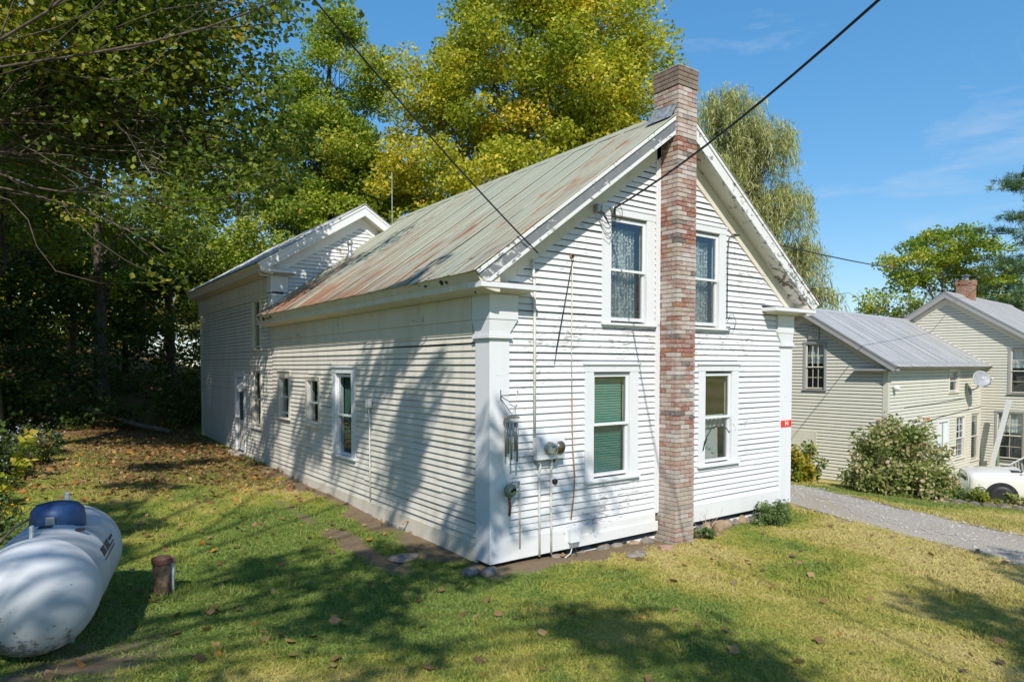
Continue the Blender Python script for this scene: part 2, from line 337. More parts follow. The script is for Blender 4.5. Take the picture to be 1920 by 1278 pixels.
drive_in = [(5.3, -9.5), (5.75, -6), (6.26, -3.75), (6.54, -2.87), (6.83, -1.99), (7.14, -.95), (7.6, .57), (8.5, 3), (9.8, 6.5), (12, 12), (15, 20)]
drive_out = [(8.2, -9.5), (8.4, -6), (8.8, -3.0), (9.05, -2.35), (9.4, -1.5), (9.95, -.5), (11, 1.1), (12.2, 3.3), (13.6, 6.5), (16, 12), (19, 20)]
def interp_edge(edge, y): return np.interp(y, [p[1] for p in edge], [p[0] for p in edge])
def vnoise(x, y, s, seed):
    """cheap smooth value noise"""
    g = np.random.default_rng(seed).random((64, 64)); u = np.asarray(x) * s; v = np.asarray(y) * s
    i = np.floor(u).astype(int); j = np.floor(v).astype(int); fu = u - i; fv = v - j; fu = fu * fu * (3 - 2 * fu); fv = fv * fv * (3 - 2 * fv)
    a = g[i % 64, j % 64]; b = g[(i + 1) % 64, j % 64]; c = g[i % 64, (j + 1) % 64]; d = g[(i + 1) % 64, (j + 1) % 64]
    return (a * (1 - fu) + b * fu) * (1 - fv) + (c * (1 - fu) + d * fu) * fv
def masks(x, y):
    n1 = vnoise(x, y, 0.9, 1); n2 = vnoise(x, y, 2.6, 2); n3 = vnoise(x, y, 0.35, 3); nn = 0.5 * n1 + 0.5 * n2
    # bare soil along the house foot
    side = np.interp(-x, [0, .15, .42, .85], [1.0, .85, .5, 0]) * ((y > -0.2) & (y < 9.4) & (x < 0.3)) * np.interp(y, [.2, 1.0], [.5, 1])
    front = np.interp(-y, [0, .2, .4, .75], [1.0, .9, .5, 0]) * ((x > -0.3) & (x < 6.9) & (y < .3)) * np.interp(x, [4.2, 5, 6.9], [1, .55, .5])
    path = np.exp(-((x + 0.95 + 0.02 * y) / 0.22) ** 2) * ((y > .2) & (y < 5.5)) * 0.8
    tank = np.exp(-(((x + 4.3) / 1.2) ** 2 + ((y + 0.1) / 1.5) ** 2) * 1.1) * 0.80
    wood = np.interp(-x, [5.2, 6.4], [0, .95]) * np.interp(y, [3, 6], [0, 1]); wood = np.maximum(wood, np.interp(y, [17.5, 20], [0, .95]) * (x < 7))
    edge = np.exp(-((x - interp_edge(drive_in, y)) / 0.35) ** 2) * .5 + np.exp(-((x - interp_edge(drive_out, y)) / 0.35) ** 2) * .6
    soil = np.maximum.reduce([side, front, path, tank, wood * .35, edge]) * 1.0 + (nn - 0.5) * 1.0
    litter = np.interp(-x, [-.2, .3, 2.2, 4.8], [.0, 1.0, .8, .25]) * np.interp(y, [4.5, 8.5, 12], [0, .85, 1]) * (x < 0.2) + wood * .7
    litter = litter + np.interp(-x, [0, 3], [0, .20]) * (y > -4) + (nn - .5) * .6 + wood * .25
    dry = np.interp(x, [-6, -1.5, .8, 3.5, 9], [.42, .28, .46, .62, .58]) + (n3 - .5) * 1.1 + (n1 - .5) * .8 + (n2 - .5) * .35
    return np.clip(soil, 0, 1), np.clip(litter, 0, 1), np.clip(dry, 0, 1)

xs = np.concatenate([[-900, -500, -250, -150, -100, -70, -50, -38, -30, -24, -20, -17, -15, -13.5], np.arange(-12.5, 14, .2), np.arange(14, 26, .6), [28, 31, 35, 40, 48, 60, 80, 110, 160, 250, 500, 900]])
ys = np.concatenate([[-900, -500, -250, -120, -60, -35, -24, -18, -15, -13], np.arange(-12, 16, .2), np.arange(16, 26, .6), [27, 29, 32, 36, 42, 50, 60, 75, 100, 150, 250, 500, 900]])
GX, GY = np.meshgrid(xs, ys, indexing='ij'); GZ = tz(GX, GY)
nx, ny = GX.shape; idx = np.arange(nx * ny).reshape(nx, ny)
quads = np.stack([idx[:-1, :-1], idx[1:, :-1], idx[1:, 1:], idx[:-1, 1:]], -1).reshape(-1, 4)

def np_mesh(name, co, faces, k, mat, attrs=None, smooth=False):
    me = bpy.data.meshes.new(name); n = len(co); m = len(faces)
    me.vertices.add(n); me.vertices.foreach_set('co', np.ascontiguousarray(co, np.float32).ravel())
    me.loops.add(m * k); me.polygons.add(m)
    me.loops.foreach_set('vertex_index', np.ascontiguousarray(faces, np.int32).ravel())
    me.polygons.foreach_set('loop_start', np.arange(0, m * k, k, dtype=np.int32))
    if smooth: me.polygons.foreach_set('use_smooth', np.ones(m, bool))
    for a, v in (attrs or {}).items():
        at = me.attributes.new(a, 'FLOAT', 'POINT'); at.data.foreach_set('value', np.ascontiguousarray(v, np.float32))
    me.materials.append(mat); me.update(calc_edges=True); return me

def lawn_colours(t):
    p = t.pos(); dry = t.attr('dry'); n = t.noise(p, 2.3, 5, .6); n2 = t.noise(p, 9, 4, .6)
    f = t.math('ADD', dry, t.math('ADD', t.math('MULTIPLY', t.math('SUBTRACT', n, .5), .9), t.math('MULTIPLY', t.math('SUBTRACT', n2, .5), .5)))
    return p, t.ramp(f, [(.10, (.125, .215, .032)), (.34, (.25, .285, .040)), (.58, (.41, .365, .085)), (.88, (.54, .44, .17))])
def ground_mat():
    t = NT('lawn_soil_ground'); p, g = lawn_colours(t); soil = t.attr('soil'); lit = t.attr('litter')
    fine = t.noise(p, 75, 4, .7); g = t.mix(t.ramp(fine, [(.3, .4), (.7, 0)]), g, (.10, .11, .03))
    dirt = t.mix(t.noise(p, 14, 6, .7), (.27, .20, .125), (.13, .095, .062)); dirt = t.mix(t.ramp(t.noise(p, 55, 4), [(.6, 0), (.75, .6)]), dirt, (.36, .32, .27))
    lf = t.mix(t.ramp(t.noise(p, 38, 5, .7), [(.38, 0), (.62, 1)]), (.24, .125, .055), (.085, .052, .03))
    brk = t.noise(p, 11, 6, .7); brk = t.math('MULTIPLY', t.math('SUBTRACT', brk, .5), .9)
    c = t.mix(t.ramp(t.math('ADD', lit, brk), [(.45, 0), (.75, .9)]), g, lf)
    c = t.mix(t.ramp(t.math('ADD', soil, brk), [(.42, 0), (.68, 1)]), c, dirt)
    h = t.math('ADD', fine, t.math('MULTIPLY', t.noise(p, 18, 4), .7))
    t.bsdf(c, .95, 0, .15, t.bump(h, .7, .03)); return t.m
so_, li_, dr_ = masks(GX, GY)
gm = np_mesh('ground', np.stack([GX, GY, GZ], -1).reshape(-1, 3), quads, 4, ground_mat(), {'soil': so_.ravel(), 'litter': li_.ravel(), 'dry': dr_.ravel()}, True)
tag(obj('ground', gm), kind='structure')

def gravel_mat():
    t = NT('gravel_drive'); p = t.pos(); v = t.n('ShaderNodeTexVoronoi'); v.inputs['Scale'].default_value = 42; t.l(p, v.inputs['Vector'])
    c = t.mix(t.noise(p, 2.2, 6, .65), (.48, .41, .325), (.34, .285, .225)); c = t.mix(.45, c, t.ramp(t.noise(p, 46, 3), [(.35, (.17, .16, .15)), (.7, (.54, .51, .47))]))
    c = t.mix(t.ramp(t.noise(p, .9, 5), [(.48, 0), (.7, .6)]), c, (.36, .28, .19))
    t.bsdf(c, .95, 0, .2, t.bump(t.math('ADD', v.outputs['Distance'], t.noise(p, 30, 4)), .8, .02)); return t.m
dv, df = [], []; yy = np.arange(-9.5, 20, .2); K = 15
rngd = np.random.default_rng(5)
jin = vnoise(yy * 0 + 3, yy, 1.6, 8) * .28 - .14; jout = vnoise(yy * 0 + 9, yy, 1.6, 9) * .28 - .14
for i, y in enumerate(yy):
    a, b = float(interp_edge(drive_in, y)) + jin[i], float(interp_edge(drive_out, y)) + jout[i]
    for k in range(K):
        s_ = k / (K - 1); x = a + (b - a) * s_
        dv.append((x, y, tzf(x, y) + (.012 if 0 < k < K - 1 else -.03) - .012 * math.exp(-((s_ - .3) / .1) ** 2) * 1 + .012 * math.exp(-((s_ - .52) / .12) ** 2)))
dn = [(i * K + k, i * K + k + 1, (i + 1) * K + k + 1, (i + 1) * K + k) for i in range(len(yy) - 1) for k in range(K - 1)]
M['gravel'] = gravel_mat()
tag(obj('driveway', np_mesh('driveway', np.array(dv), np.array(dn), 4, M['gravel'], smooth=True)), kind='structure')

rgv = np.random.default_rng(17); ng = 5200; gy = rgv.uniform(-7, 9, ng); ga, gb = interp_edge(drive_in, gy), interp_edge(drive_out, gy); gx = ga + (gb - ga) * np.clip(np.where(rgv.random(ng) < .5, rgv.uniform(-.03, 1.03, ng), rgv.normal(.52, .16, ng)), -.04, 1.04)
gp = np.stack([gx, gy, tz(gx, gy) + .014], -1); gs = rgv.uniform(.008, .032, ng) * (rgv.random(ng) ** 1.5 + .35)
OC = np.array([(1, 0, 0), (0, 1, 0), (-1, 0, 0), (0, -1, 0), (0, 0, .8), (.3, .2, -.5)]); OF = np.array([(0, 1, 4), (1, 2, 4), (2, 3, 4), (3, 0, 4)])
jit = 1 + rgv.uniform(-.35, .35, (ng, 6, 3)); gco = gp[:, None, :] + OC[None] * jit * gs[:, None, None]
tag(obj('loose_gravel', np_mesh('loose_gravel', gco.reshape(-1, 3), (np.arange(ng)[:, None, None] * 6 + OF[None]).reshape(-1, 3), 3, M['concrete'])), 'loose gravel stones strewn over the driveway', 'gravel', kind='stuff')

# ------------------------------------------------------------------ the white house
H = root('white_house', 'weathered white clapboard house with tall brick chimney on its front gable', 'house')
EX = 0.09
def clap_unit(name, mat, th=0.026, h=0.084):
    m = MB(); sec = [(-th, 0), (-.003, .014), (0, h), (-.004, h)]
    m.v = [(x, y, z) for x in (0, 1) for y, z in sec]; m.f = [(0, 1, 2, 3), (7, 6, 5, 4), (0, 4, 5, 1), (1, 5, 6, 2), (2, 6, 7, 3), (3, 7, 4, 0)]
    return m.mesh(name, mat)
def clap_add(mb, p, d, ln, out, th=0.026, h=0.084):
    """one wedge board into a joined mesh: p start, d along, out outward"""
    p = Vector(p); d = Vector(d); o = Vector(out); z = Vector((0, 0, 1)); vs = []
    for s_ in (0, ln):
        for a, b in ((th, 0), (.003, .014), (0, h), (.004, h)): vs.append(p + d * s_ + o * a + z * b)
    mb.add(vs, [(0, 1, 2, 3), (7, 6, 5, 4), (0, 4, 5, 1), (1, 5, 6, 2), (2, 6, 7, 3), (3, 7, 4, 0)])

SL = 0.7285; CO = math.cos(math.atan(SL)); SI = math.sin(math.atan(SL)); XE = -.42; ZE = 3.655; XC = 3.32
W = 6.62
front_holes = [(1.57, 2.63, .86, 2.56), (4.02, 5.06, .86, 2.56), (1.89, 2.97, 3.08, 4.80), (3.62, 4.69, 3.08, 4.80),
               (-.1, .275, -1, 3.12), (6.285, 7, -1, 3.12), (-.1, .39, 3.12, 3.45), (6.17, 7, 3.12, 3.45), (3.0, 3.5, -1, 7)]
side_holes = [(4.22, 5.30, .82, 2.51), (5.96, 6.79, 1.25, 2.30), (7.80, 8.66, 1.29, 2.41)]
wing_holes = [(9.98, 10.93, .92, 2.49), (9.98, 10.80, 2.88, 4.20), (11.53, 12.60, -1, 2.36)]
boards = []   # (where, a, b, z)
sheath = MB()
z = .265
while z < 6.1:
    zt = z + EX
    if zt < 3.45: a, b = .2, W - .2
    else:
        a = (zt - ZE + .30) / SL + XE; b = 2 * XC - a
    hs = [(h0, h1) for h0, h1, z0, z1 in front_holes if z0 < zt - .075 and z1 > z + .075]
    for s0, s1 in cut(a, b, hs):
        e = [s0 - .004] + ([random.uniform(s0 + .5, s1 - .5)] if s1 - s0 > 1.4 and random.random() < .45 else []) + [s1 + .004]
        for q in range(len(e) - 1): boards.append(('f', e[q] + (.0015 if q else 0), e[q + 1], z))
        sheath.box(s0 - .01, s1 + .01, .004, .02, z, zt)
    z += EX
z = .20
while z < 2.90:
    zt = z + EX
    for s0, s1 in cut(.25, 9.1, [(h0, h1) for h0, h1, z0, z1 in side_holes if z0 < zt - .075 and z1 > z + .075]):
        # long runs are made of two or three boards butted together
        n = 1 if s1 - s0 < 3.2 else 2
        e = [s0] + sorted(random.uniform(s0 + .8, s1 - .8) for _ in range(n - 1)) + [s1]
        for q in range(n): boards.append(('s', e[q] - .001, e[q + 1], z))
        sheath.box(.004, .02, s0 - .01, s1 + .01, z, zt)
    z += EX
wall = sheath.build('wall', M['sheath'], H)
def bsize(b):
    if b[0] == 'f': p = ((b[1] + b[2]) / 2, 0)
    else: p = (0, (b[1] + b[2]) / 2)
    return (b[2] - b[1]) / math.hypot(p[0] + 4.77, p[1] + 7.04)
boards.sort(key=bsize, reverse=True)
fu = clap_unit('clapboard', M['clap']); su = clap_unit('clapboard', M['clap_side'])
rest = MB()
for i, (k, a, b, z) in enumerate(boards):
    j = random.uniform(-.004, .004); th = random.uniform(.75, 1.25); rr = random.gauss(0, .0013)
    if i < 300:
        o = obj('clapboard', fu if k == 'f' else su, wall)
        o.location = (a, -.0005, z + j) if k == 'f' else (-.0005, b, z + j)
        o.rotation_euler = (0, -rr, 0 if k == 'f' else -math.pi / 2); o.scale = (b - a, th, 1)
    else:
        if k == 'f': clap_add(rest, (a, 0, z + j), (1, 0, 0), b - a, (0, -1, 0))
        else: clap_add(rest, (0, b, z + j), (0, -1, 0), b - a, (-1, 0, 0))
if rest.v: tag(rest.build('short_clapboards', M['clap'], wall), kind='stuff')
# unseen walls and floor close the shell
cl = MB(); cl.box(W - .12, W - .02, .05, 9.1, -.1, 3.6).box(4.4, W - .02, 9.0, 9.1, -.1, 3.6).prism([(4.6, 3.5), (W - .02, 3.5), (W - .02, 3.7), (4.4, 5.4), (4.4, 3.5)], 9.0, 9.1)
cl.box(.05, W - .05, .05, 9.0, -.15, -.1)
cl.build('rear_wall', M['white'], H)
rw = MB(); z = .2
while z < 3.4: clap_add(rw, (W - .02, .2, z), (0, 1, 0), 8.9, (1, 0, 0)); z += EX
tag(rw.build('rear_clapboards', M['clap'], H), kind='stuff')
# sill boards
MB().box(.27, 3.02, -.030, .01, .0, .272).build('water_table', M['white'], H, bevel=.004)
MB().box(1.28, 3.06, -.048, -.029, .002, .15).build('skirt_board', M['white'], H, bevel=.003)
MB().box(3.49, 6.30, -.030, .01, .0, .272).build('water_table', M['white'], H, bevel=.004)
MB().box(-.028, .01, .3, 9.12, -.05, .205).build('water_table', M['trim_old'], H, bevel=.004)
MB().box(3.0, 3.092, -.034, .01, .27, 6.05).build('chimney_trim_board', M['trim'], H, bevel=.003)

def pilaster(x0, x1, side):
    p = MB().box(x0, x1, -.036, .30, -.0, 2.86).build('pilaster', M['trim'], H, bevel=.006)
    MB().box(x0 - .035, x1 + .035, -.075, .33, 2.862, 2.895).box(x0 - .02, x1 + .02, -.058, .32, 2.897, 2.925).build('pilaster_cap', M['trim'], p, bevel=.004)
    a, b = (-.045, .39) if side < 0 else (6.17, 6.665)
    e = MB(); e.add([(x0 - .005, -.038, 2.927), (x1 + .005, -.038, 2.927), (x1 + .005, .3, 2.927), (x0 - .005, .3, 2.927), (a, -.05, 3.10), (b, -.05, 3.10), (b, .36, 3.10), (a, .36, 3.10)],
                    [(0, 3, 2, 1), (4, 5, 6, 7), (0, 1, 5, 4), (1, 2, 6, 5), (2, 3, 7, 6), (3, 0, 4, 7)]).box(a - .004, b + .004, -.058, .36, 3.102, 3.42)
    e.build('entablature_block', M['trim'], p, bevel=.004)
pilaster(-.036, .27, -1); pilaster(6.29, 6.655, 1)

def zline(o, x0=XE, z0=ZE, sl=SL):
    c = math.cos(math.atan(sl)); s = math.sin(math.atan(sl))
    def P(t): return (x0 + t * c + o * s, z0 + t * s - o * c)
    return P, c, s
def rake_strip(parent, name, mat, o1, o2, y0, y1, x0, z0, sl, xc, zcut, mirror):
    P1, c, s = zline(o1, x0, z0, sl); P2, _, _ = zline(o2, x0, z0, sl)
    t1 = max(0, (o1 * c - (z0 - zcut)) / s); t2 = max(0, (o2 * c - (z0 - zcut)) / s)
    e1 = (xc - x0 - o1 * s) / c; e2 = (xc - x0 - o2 * s) / c
    poly = [P1(t1), P1(e1), P2(e2), P2(t2)]
    if mirror: poly = [(2 * xc - x, z) for x, z in poly]
    return MB().prism(poly, y0, y1).build(name, mat, parent, bevel=.002)
def gable(parent, x0, z0, sl, xc, y0, y1, yw, zcut, npan, mats, wdt=1.0):
    """roof with panels, deck, rake boards; y0 front edge, yw wall plane"""
    c = math.cos(math.atan(sl)); s = math.sin(math.atan(sl)); Ls = (xc - x0) / c
    rf = MB()
    for mir in (0, 1):
        poly = [zline(.034, x0, z0, sl)[0](.03), (xc, z0 + (xc - x0) * sl - .034 / c), (xc, z0 + (xc - x0) * sl - .06 / c), zline(.06, x0, z0, sl)[0](.03)]
        if mir: poly = [(2 * xc - q, r) for q, r in poly]
        rf.prism(poly, y0 + .035, y1 - .02)
    roof = rf.build('roof', M['sheath'], parent)
    ys_ = np.linspace(y0, y1, npan + 1)
    for mir in (0, 1):
        for i in range(npan):
            j = random.uniform(-.004, .003); m = MB(); K_ = 6; A, B = ys_[i], ys_[i + 1]
            rows = []
            for q in range(K_ + 1):
                t = -.025 + (Ls + .02) * q / K_; sag = -.012 * math.sin(math.pi * q / K_) + random.uniform(-.0025, .0025)
                for yv, up in ((A, .0), (A + .004, .013), (A + .014, .013), (A + .022, .0), ((A + B) / 2, -.004), (B - .001, .0)):
                    o = -(.003 + j + up + sag) + .006 * ((yv - A) / (B - A))
                    X_ = x0 + t * c + o * s; Z_ = z0 + t * s - o * c
                    rows.append(((2 * xc - X_) if mir else X_, yv, Z_))
            fs = []
            for q in range(K_):
                for e in range(5):
                    f = (q * 6 + e, (q + 1) * 6 + e, (q + 1) * 6 + e + 1, q * 6 + e + 1); fs.append(f if mir else f[::-1])
            m.add(rows, fs); m.build('roof_panel', mats['panel'], roof)
    zr = z0 + (xc - x0) * sl
    MB().prism([(xc - .13, zr - .13 * sl + .012), (xc, zr + .032), (xc + .13, zr - .13 * sl + .012), (xc + .13, zr - .13 * sl), (xc, zr + .018), (xc - .13, zr - .13 * sl)], y0 - .006, y1).build('ridge_cap', mats['ridge'], roof)
    for mir in (0, 1):
        rake_strip(parent, 'rake_crown', mats['crown'], .016, .062 * wdt, y0 + .005, y0 + .07, x0, z0, sl, xc, zcut, mir)
        rake_strip(parent, 'rake_fascia', mats['fascia'][mir], .062 * wdt, .19 * wdt, y0 + .022, y0 + .06, x0, z0, sl, xc, zcut, mir)
        rake_strip(parent, 'rake_bed_mould', mats['crown'], .19 * wdt, .232 * wdt, y0 + .010, y0 + .075, x0, z0, sl, xc, zcut, mir)
        rake_strip(parent, 'rake_soffit', mats['soffit'], .218 * wdt, .230 * wdt, y0 + .074, yw, x0, z0, sl, xc, zcut, mir)
        rake_strip(parent, 'rake_frieze', mats['frieze'], .232 * wdt, .45 * wdt, yw - .034, yw + .01, x0, z0, sl, xc, zcut, mir)
    return roof
mroof = gable(H, XE, ZE, SL, XC, -.32, 9.12, 0, 3.53, 16,
              dict(panel=M['roof'], ridge=M['roof'], crown=M['rake'], fascia=(M['rake_grey'], M['rake']), soffit=M['soffit'], frieze=M['trim_old']))
def cornice(parent, y0, y1, dz, mir=False, xc=XC, fr=True):
    pl = [(-.405, 3.645), (-.335, 3.535), (-.335, 3.462), (-.30, 3.458), (-.10, 3.415), (-.05, 3.415), (-.05, 3.60), (-.20, 3.73)]
    f1 = [(-.045, 3.112), (-.045, 3.414), (.0, 3.414), (.0, 3.112)]; f2 = [(-.032, 2.93), (-.032, 3.110), (0, 3.110), (0, 2.93)]
    tr = lambda q: [((2 * xc - x) if mir else x, z + dz) for x, z in q]
    o = MB().prism(tr(pl), y0, y1).build('eave_cornice', M['trim_old'], parent)
    if fr:
        MB().prism(tr(f1), y0 + .66, y1).build('frieze_board', M['trim_old'], o); MB().prism(tr(f2), y0 + .66, y1).build('frieze_board', M['trim_old'], o)
    return o
cornice(H, -.285, 9.1, 0); cornice(H, -.285, 9.1, 0, True)
def cornice_return(parent, x0, x1, yf, yw, dz, inner):
    m = MB(); m.box(x0, x1, yf, yw, 3.466 + dz, 3.53 + dz)
    m.add([(x0 + .0, yf - .004, 3.533 + dz), (x1, yf - .004, 3.533 + dz), (x1, yw, 3.575 + dz), (x0, yw, 3.575 + dz)], [(0, 1, 2, 3)])
    o = m.build('cornice_return', M['trim'], parent, bevel=.003)
    i0, i1 = (x0 + .29, x1 - .13) if inner > 0 else (x0 + .13, x1 - .2)
    b = MB(); b.add([(x0 + .05, yf + .04, 3.464 + dz), (x1 - .02, yf + .04, 3.464 + dz), (x1 - .02, yw, 3.464 + dz), (x0 + .05, yw, 3.464 + dz), (i0, yw - .06, 3.425 + dz), (i1, yw - .06, 3.425 + dz), (i1, yw, 3.425 + dz), (i0, yw, 3.425 + dz)],
                    [(0, 1, 2, 3), (7, 6, 5, 4), (0, 4, 5, 1), (1, 5, 6, 2), (2, 6, 7, 3), (3, 7, 4, 0)]); b.build('return_cove', M['trim_old'], o)
rot = random.Random(4); rh = MB()
for k in range(15):
    yy_ = 8.95 - abs(rot.gauss(0, .9)) if k < 12 else rot.uniform(.3, 1.2); q = rot.uniform(.15, .85); x_ = -.405 + .07 * q - .006; z_ = 3.645 - .11 * q; w_ = rot.uniform(.02, .09); h_ = rot.uniform(.012, .04)
    pts = [(x_ + .035 * math.sin(a) * 0 - .0 + h_ * .55 * -math.sin(a) , yy_ + w_ * math.cos(a) * rot.uniform(.6, 1.1), z_ + h_ * math.sin(a) * rot.uniform(.6, 1.1)) for a in np.linspace(0, 5.4, 8)]
    rh.add(pts, [tuple(range(8))])
tag(rh.build('rotted_fascia_holes', M['dark'], H), kind='stuff')
cornice_return(H, -.336, .565, -.30, .0, 0, 1); cornice_return(H, 5.72, 6.976, -.30, .0, 0, -1)

def window(parent, x0, x1, z0, z1, gz0, gz1, rail, rot=0, dz=0, cw=.165, head=.13, inside=None, old='trim', cap=True, muntin=None, yo=0, mat_sash='vinyl', loc=None):
    """double-hung window; local x along the wall, -y outward. returns the window part"""
    gx0, gx1 = x0 + cw + .05, x1 - cw - .05
    Y = lambda a: a + yo
    c = MB().box(x0, x0 + cw, Y(-.036), Y(.004), z0 + .06, z1 - head).box(x1 - cw, x1, Y(-.036), Y(.004), z0 + .06, z1 - head)
    for a, b in ((x0 + cw - .012, x0 + cw + .004), (x1 - cw - .004, x1 - cw + .012)): c.box(a, b, Y(-.030), Y(.13), z0 + .03, z1 - head + .03)
    c.box(x0 + cw, x1 - cw, Y(.0), Y(.13), z1 - head - .004, z1 - head + .02)
    wdw = c.build('window', M[old], parent, bevel=.003); wdw.rotation_euler = (0, 0, rot)
    if loc: wdw.location = loc
    MB().box(x0 - .012, x1 + .012, Y(-.040), Y(.004), z1 - head, z1 - .03).box(x0 - (.03 if cap else .012), x1 + (.03 if cap else .012), Y(-.065 if cap else -.05), Y(.0), z1 - .03, z1).build('window_head', M[old], wdw, bevel=.003)
    MB().box(x0 - .015, x1 + .015, Y(-.075), Y(.13), z0 + .028, z0 + .062).box(x0, x1, Y(-.030), Y(.0), z0 - .0, z0 + .027).build('window_sill', M[old], wdw, bevel=.003)
    for k, (a, b, yy_) in enumerate(((rail - .002, gz1, .008), (gz0, rail + .0, .038))):
        m = MB(); t_ = .045; lo, hi = (a - .018 if k == 0 else a - .05), (b + .05 if k == 0 else b + .018)
        m.box(gx0 - t_, gx0, Y(yy_), Y(yy_ + .028), lo, hi).box(gx1, gx1 + t_, Y(yy_), Y(yy_ + .028), lo, hi)
        if k == 0: m.box(gx0, gx1, Y(yy_), Y(yy_ + .028), b, hi).box(gx0, gx1, Y(yy_ - .006), Y(yy_ + .028), lo, a + .018)
        else: m.box(gx0, gx1, Y(yy_), Y(yy_ + .028), lo, a).box(gx0, gx1, Y(yy_), Y(yy_ + .026), b - .018, hi)
        m.build('sash', M[mat_sash], wdw, bevel=.002)
        pz0, pz1 = (a + .018, b) if k == 0 else (a, b - .018)
        if muntin:
            for q in range(1, muntin[0]): xx = gx0 + (gx1 - gx0) * q / muntin[0]; MB().box(xx - .011, xx + .011, Y(yy_ + .002), Y(yy_ + .026), pz0, pz1).build('muntin', M[mat_sash], wdw)
            for q in range(1, muntin[1]): zz = pz0 + (pz1 - pz0) * q / muntin[1]; MB().box(gx0, gx1, Y(yy_ + .004), Y(yy_ + .024), zz - .011, zz + .011).build('muntin', M[mat_sash], wdw)
        MB().add([(gx0 - .004, Y(yy_ + .014), pz0 - .004), (gx1 + .004, Y(yy_ + .014), pz0 - .004), (gx1 + .004, Y(yy_ + .014), pz1 + .004), (gx0 - .004, Y(yy_ + .014), pz1 + .004)], [(0, 1, 2, 3)]).build('pane', M['glass'], wdw)
    MB().add([(gx0, Y(.012), gz0), (gx1, Y(.012), gz0), (gx1, Y(.012), rail - .02), (gx0, Y(.012), rail - .02)], [(0, 1, 2, 3)]).build('screen', M['screen'], wdw)
    if inside: inside(wdw, gx0, gx1, gz0, gz1, rail, yo)
    # dark sheet behind the glass, standing in for the unlit room
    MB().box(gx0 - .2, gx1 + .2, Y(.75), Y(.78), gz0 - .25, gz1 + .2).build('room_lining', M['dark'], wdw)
    return wdw
def drape(name, mat, wdw, x0, x1, z0, z1, y, waves=7, amp=.022, scallop=0.0, gather=None):
    nxx, nz_ = 64, 14; vs, fs = [], []
    for k in range(nz_ + 1):
        for i in range(nxx + 1):
            s_ = i / nxx; q = k / nz_; x = x0 + (x1 - x0) * s_
            if gather: x = gather[0] + (x - gather[0]) * (1 - gather[1] * math.sin(math.pi * min(1, q * 1.1)) ** 2)
            zz = z0 + (z1 - z0) * q + (scallop * abs(math.sin(math.pi * s_ * waves)) if k == 0 else 0)
            vs.append((x, y + amp * math.sin(2 * math.pi * waves * s_ + .8 * q) * (1.1 - .35 * q), zz))
    for k in range(nz_):
        for i in range(nxx): b = k * (nxx + 1) + i; fs.append((b, b + 1, b + nxx + 2, b + nxx + 1))
    MB().add(vs, fs).build(name, mat, wdw, smooth=True)
def in_blind(wdw, x0, x1, z0, z1, rail, yo):
    m = MB(); n = 38; top = z1 - .0
    for i in range(n):
        zz = z0 - .01 + (top - z0) * i / n; m.obox(((x0 + x1) / 2 - .01, .115 + yo, zz), ((1, 0, 0), (0, .55, .83), (0, -.83, .55)), ((x1 - x0) / 2 + .005, .0205, .0008))
    m.box(x0, x1, .095 + yo, .135 + yo, top + .005, top + .04)
    m.build('blind', M['blind'], wdw)
def in_lace(wdw, x0, x1, z0, z1, rail, yo):
    drape('lace_curtain', M['lace'], wdw, x0 - .03, x0 + (x1 - x0) * .55, z0 - .05, z1 - .06, .13 + yo, 5, .03)
    drape('lace_curtain', M['lace'], wdw, x0 + (x1 - x0) * .46, x1 - .04, z0 - .05, z1 - .06, .16 + yo, 5, .03)
def in_white(wdw, x0, x1, z0, z1, rail, yo):
    drape('valance', M['curtain'], wdw, x0 - .02, x1 + .02, rail - .2, rail + .03, .12 + yo, 6, .018, .05)
    drape('cafe_curtain', M['curtain'], wdw, x0 - .02, x1 - .1, z0 - .05, rail - .1, .15 + yo, 6, .02)
def in_green(wdw, x0, x1, z0, z1, rail, yo):
    drape('curtain', M['green_cloth'], wdw, x0 - .02, x0 + .28, z0 - .05, z1 + .02, .15 + yo, 4, .03, 0, (x0, .45))
    drape('curtain', M['curtain'], wdw, x1 - .26, x1 + .02, rail - .1, z1 + .02, .17 + yo, 4, .03, 0, (x1, .4))
def in_small(wdw, x0, x1, z0, z1, rail, yo):
    drape('curtain', M['lace'], wdw, x0 - .01, x1 + .01, rail, z1 + .02, .15 + yo, 4, .02)
def in_shade(wdw, x0, x1, z0, z1, rail, yo):
    drape('curtain', M['curtain'], wdw, x0 - .01, x1 + .01, rail + .12, z1 + .02, .13 + yo, 5, .012)
window(wall, 1.57, 2.63, .84, 2.56, .98, 2.36, 1.68, inside=in_blind)
window(wall, 4.02, 5.06, .84, 2.56, .98, 2.35, 1.67, inside=in_white)
window(wall, 1.89, 2.97, 3.07, 4.80, 3.22, 4.59, 3.90, inside=in_lace, cap=False)
window(wall, 3.62, 4.69, 3.07, 4.80, 3.22, 4.59, 3.91, inside=in_lace, cap=False)
RS = -math.pi / 2
window(wall, -5.30, -4.22, .81, 2.51, .92, 2.31, 1.61, RS, inside=in_green)
window(wall, -6.79, -5.96, 1.25, 2.30, 1.38, 2.20, 1.77, RS, cw=.10, head=.08, inside=in_small, cap=False, old='trim_old')
window(wall, -8.66, -7.80, 1.29, 2.41, 1.48, 2.22, 1.82, RS, cw=.11, head=.16, inside=in_small, old='trim_old')

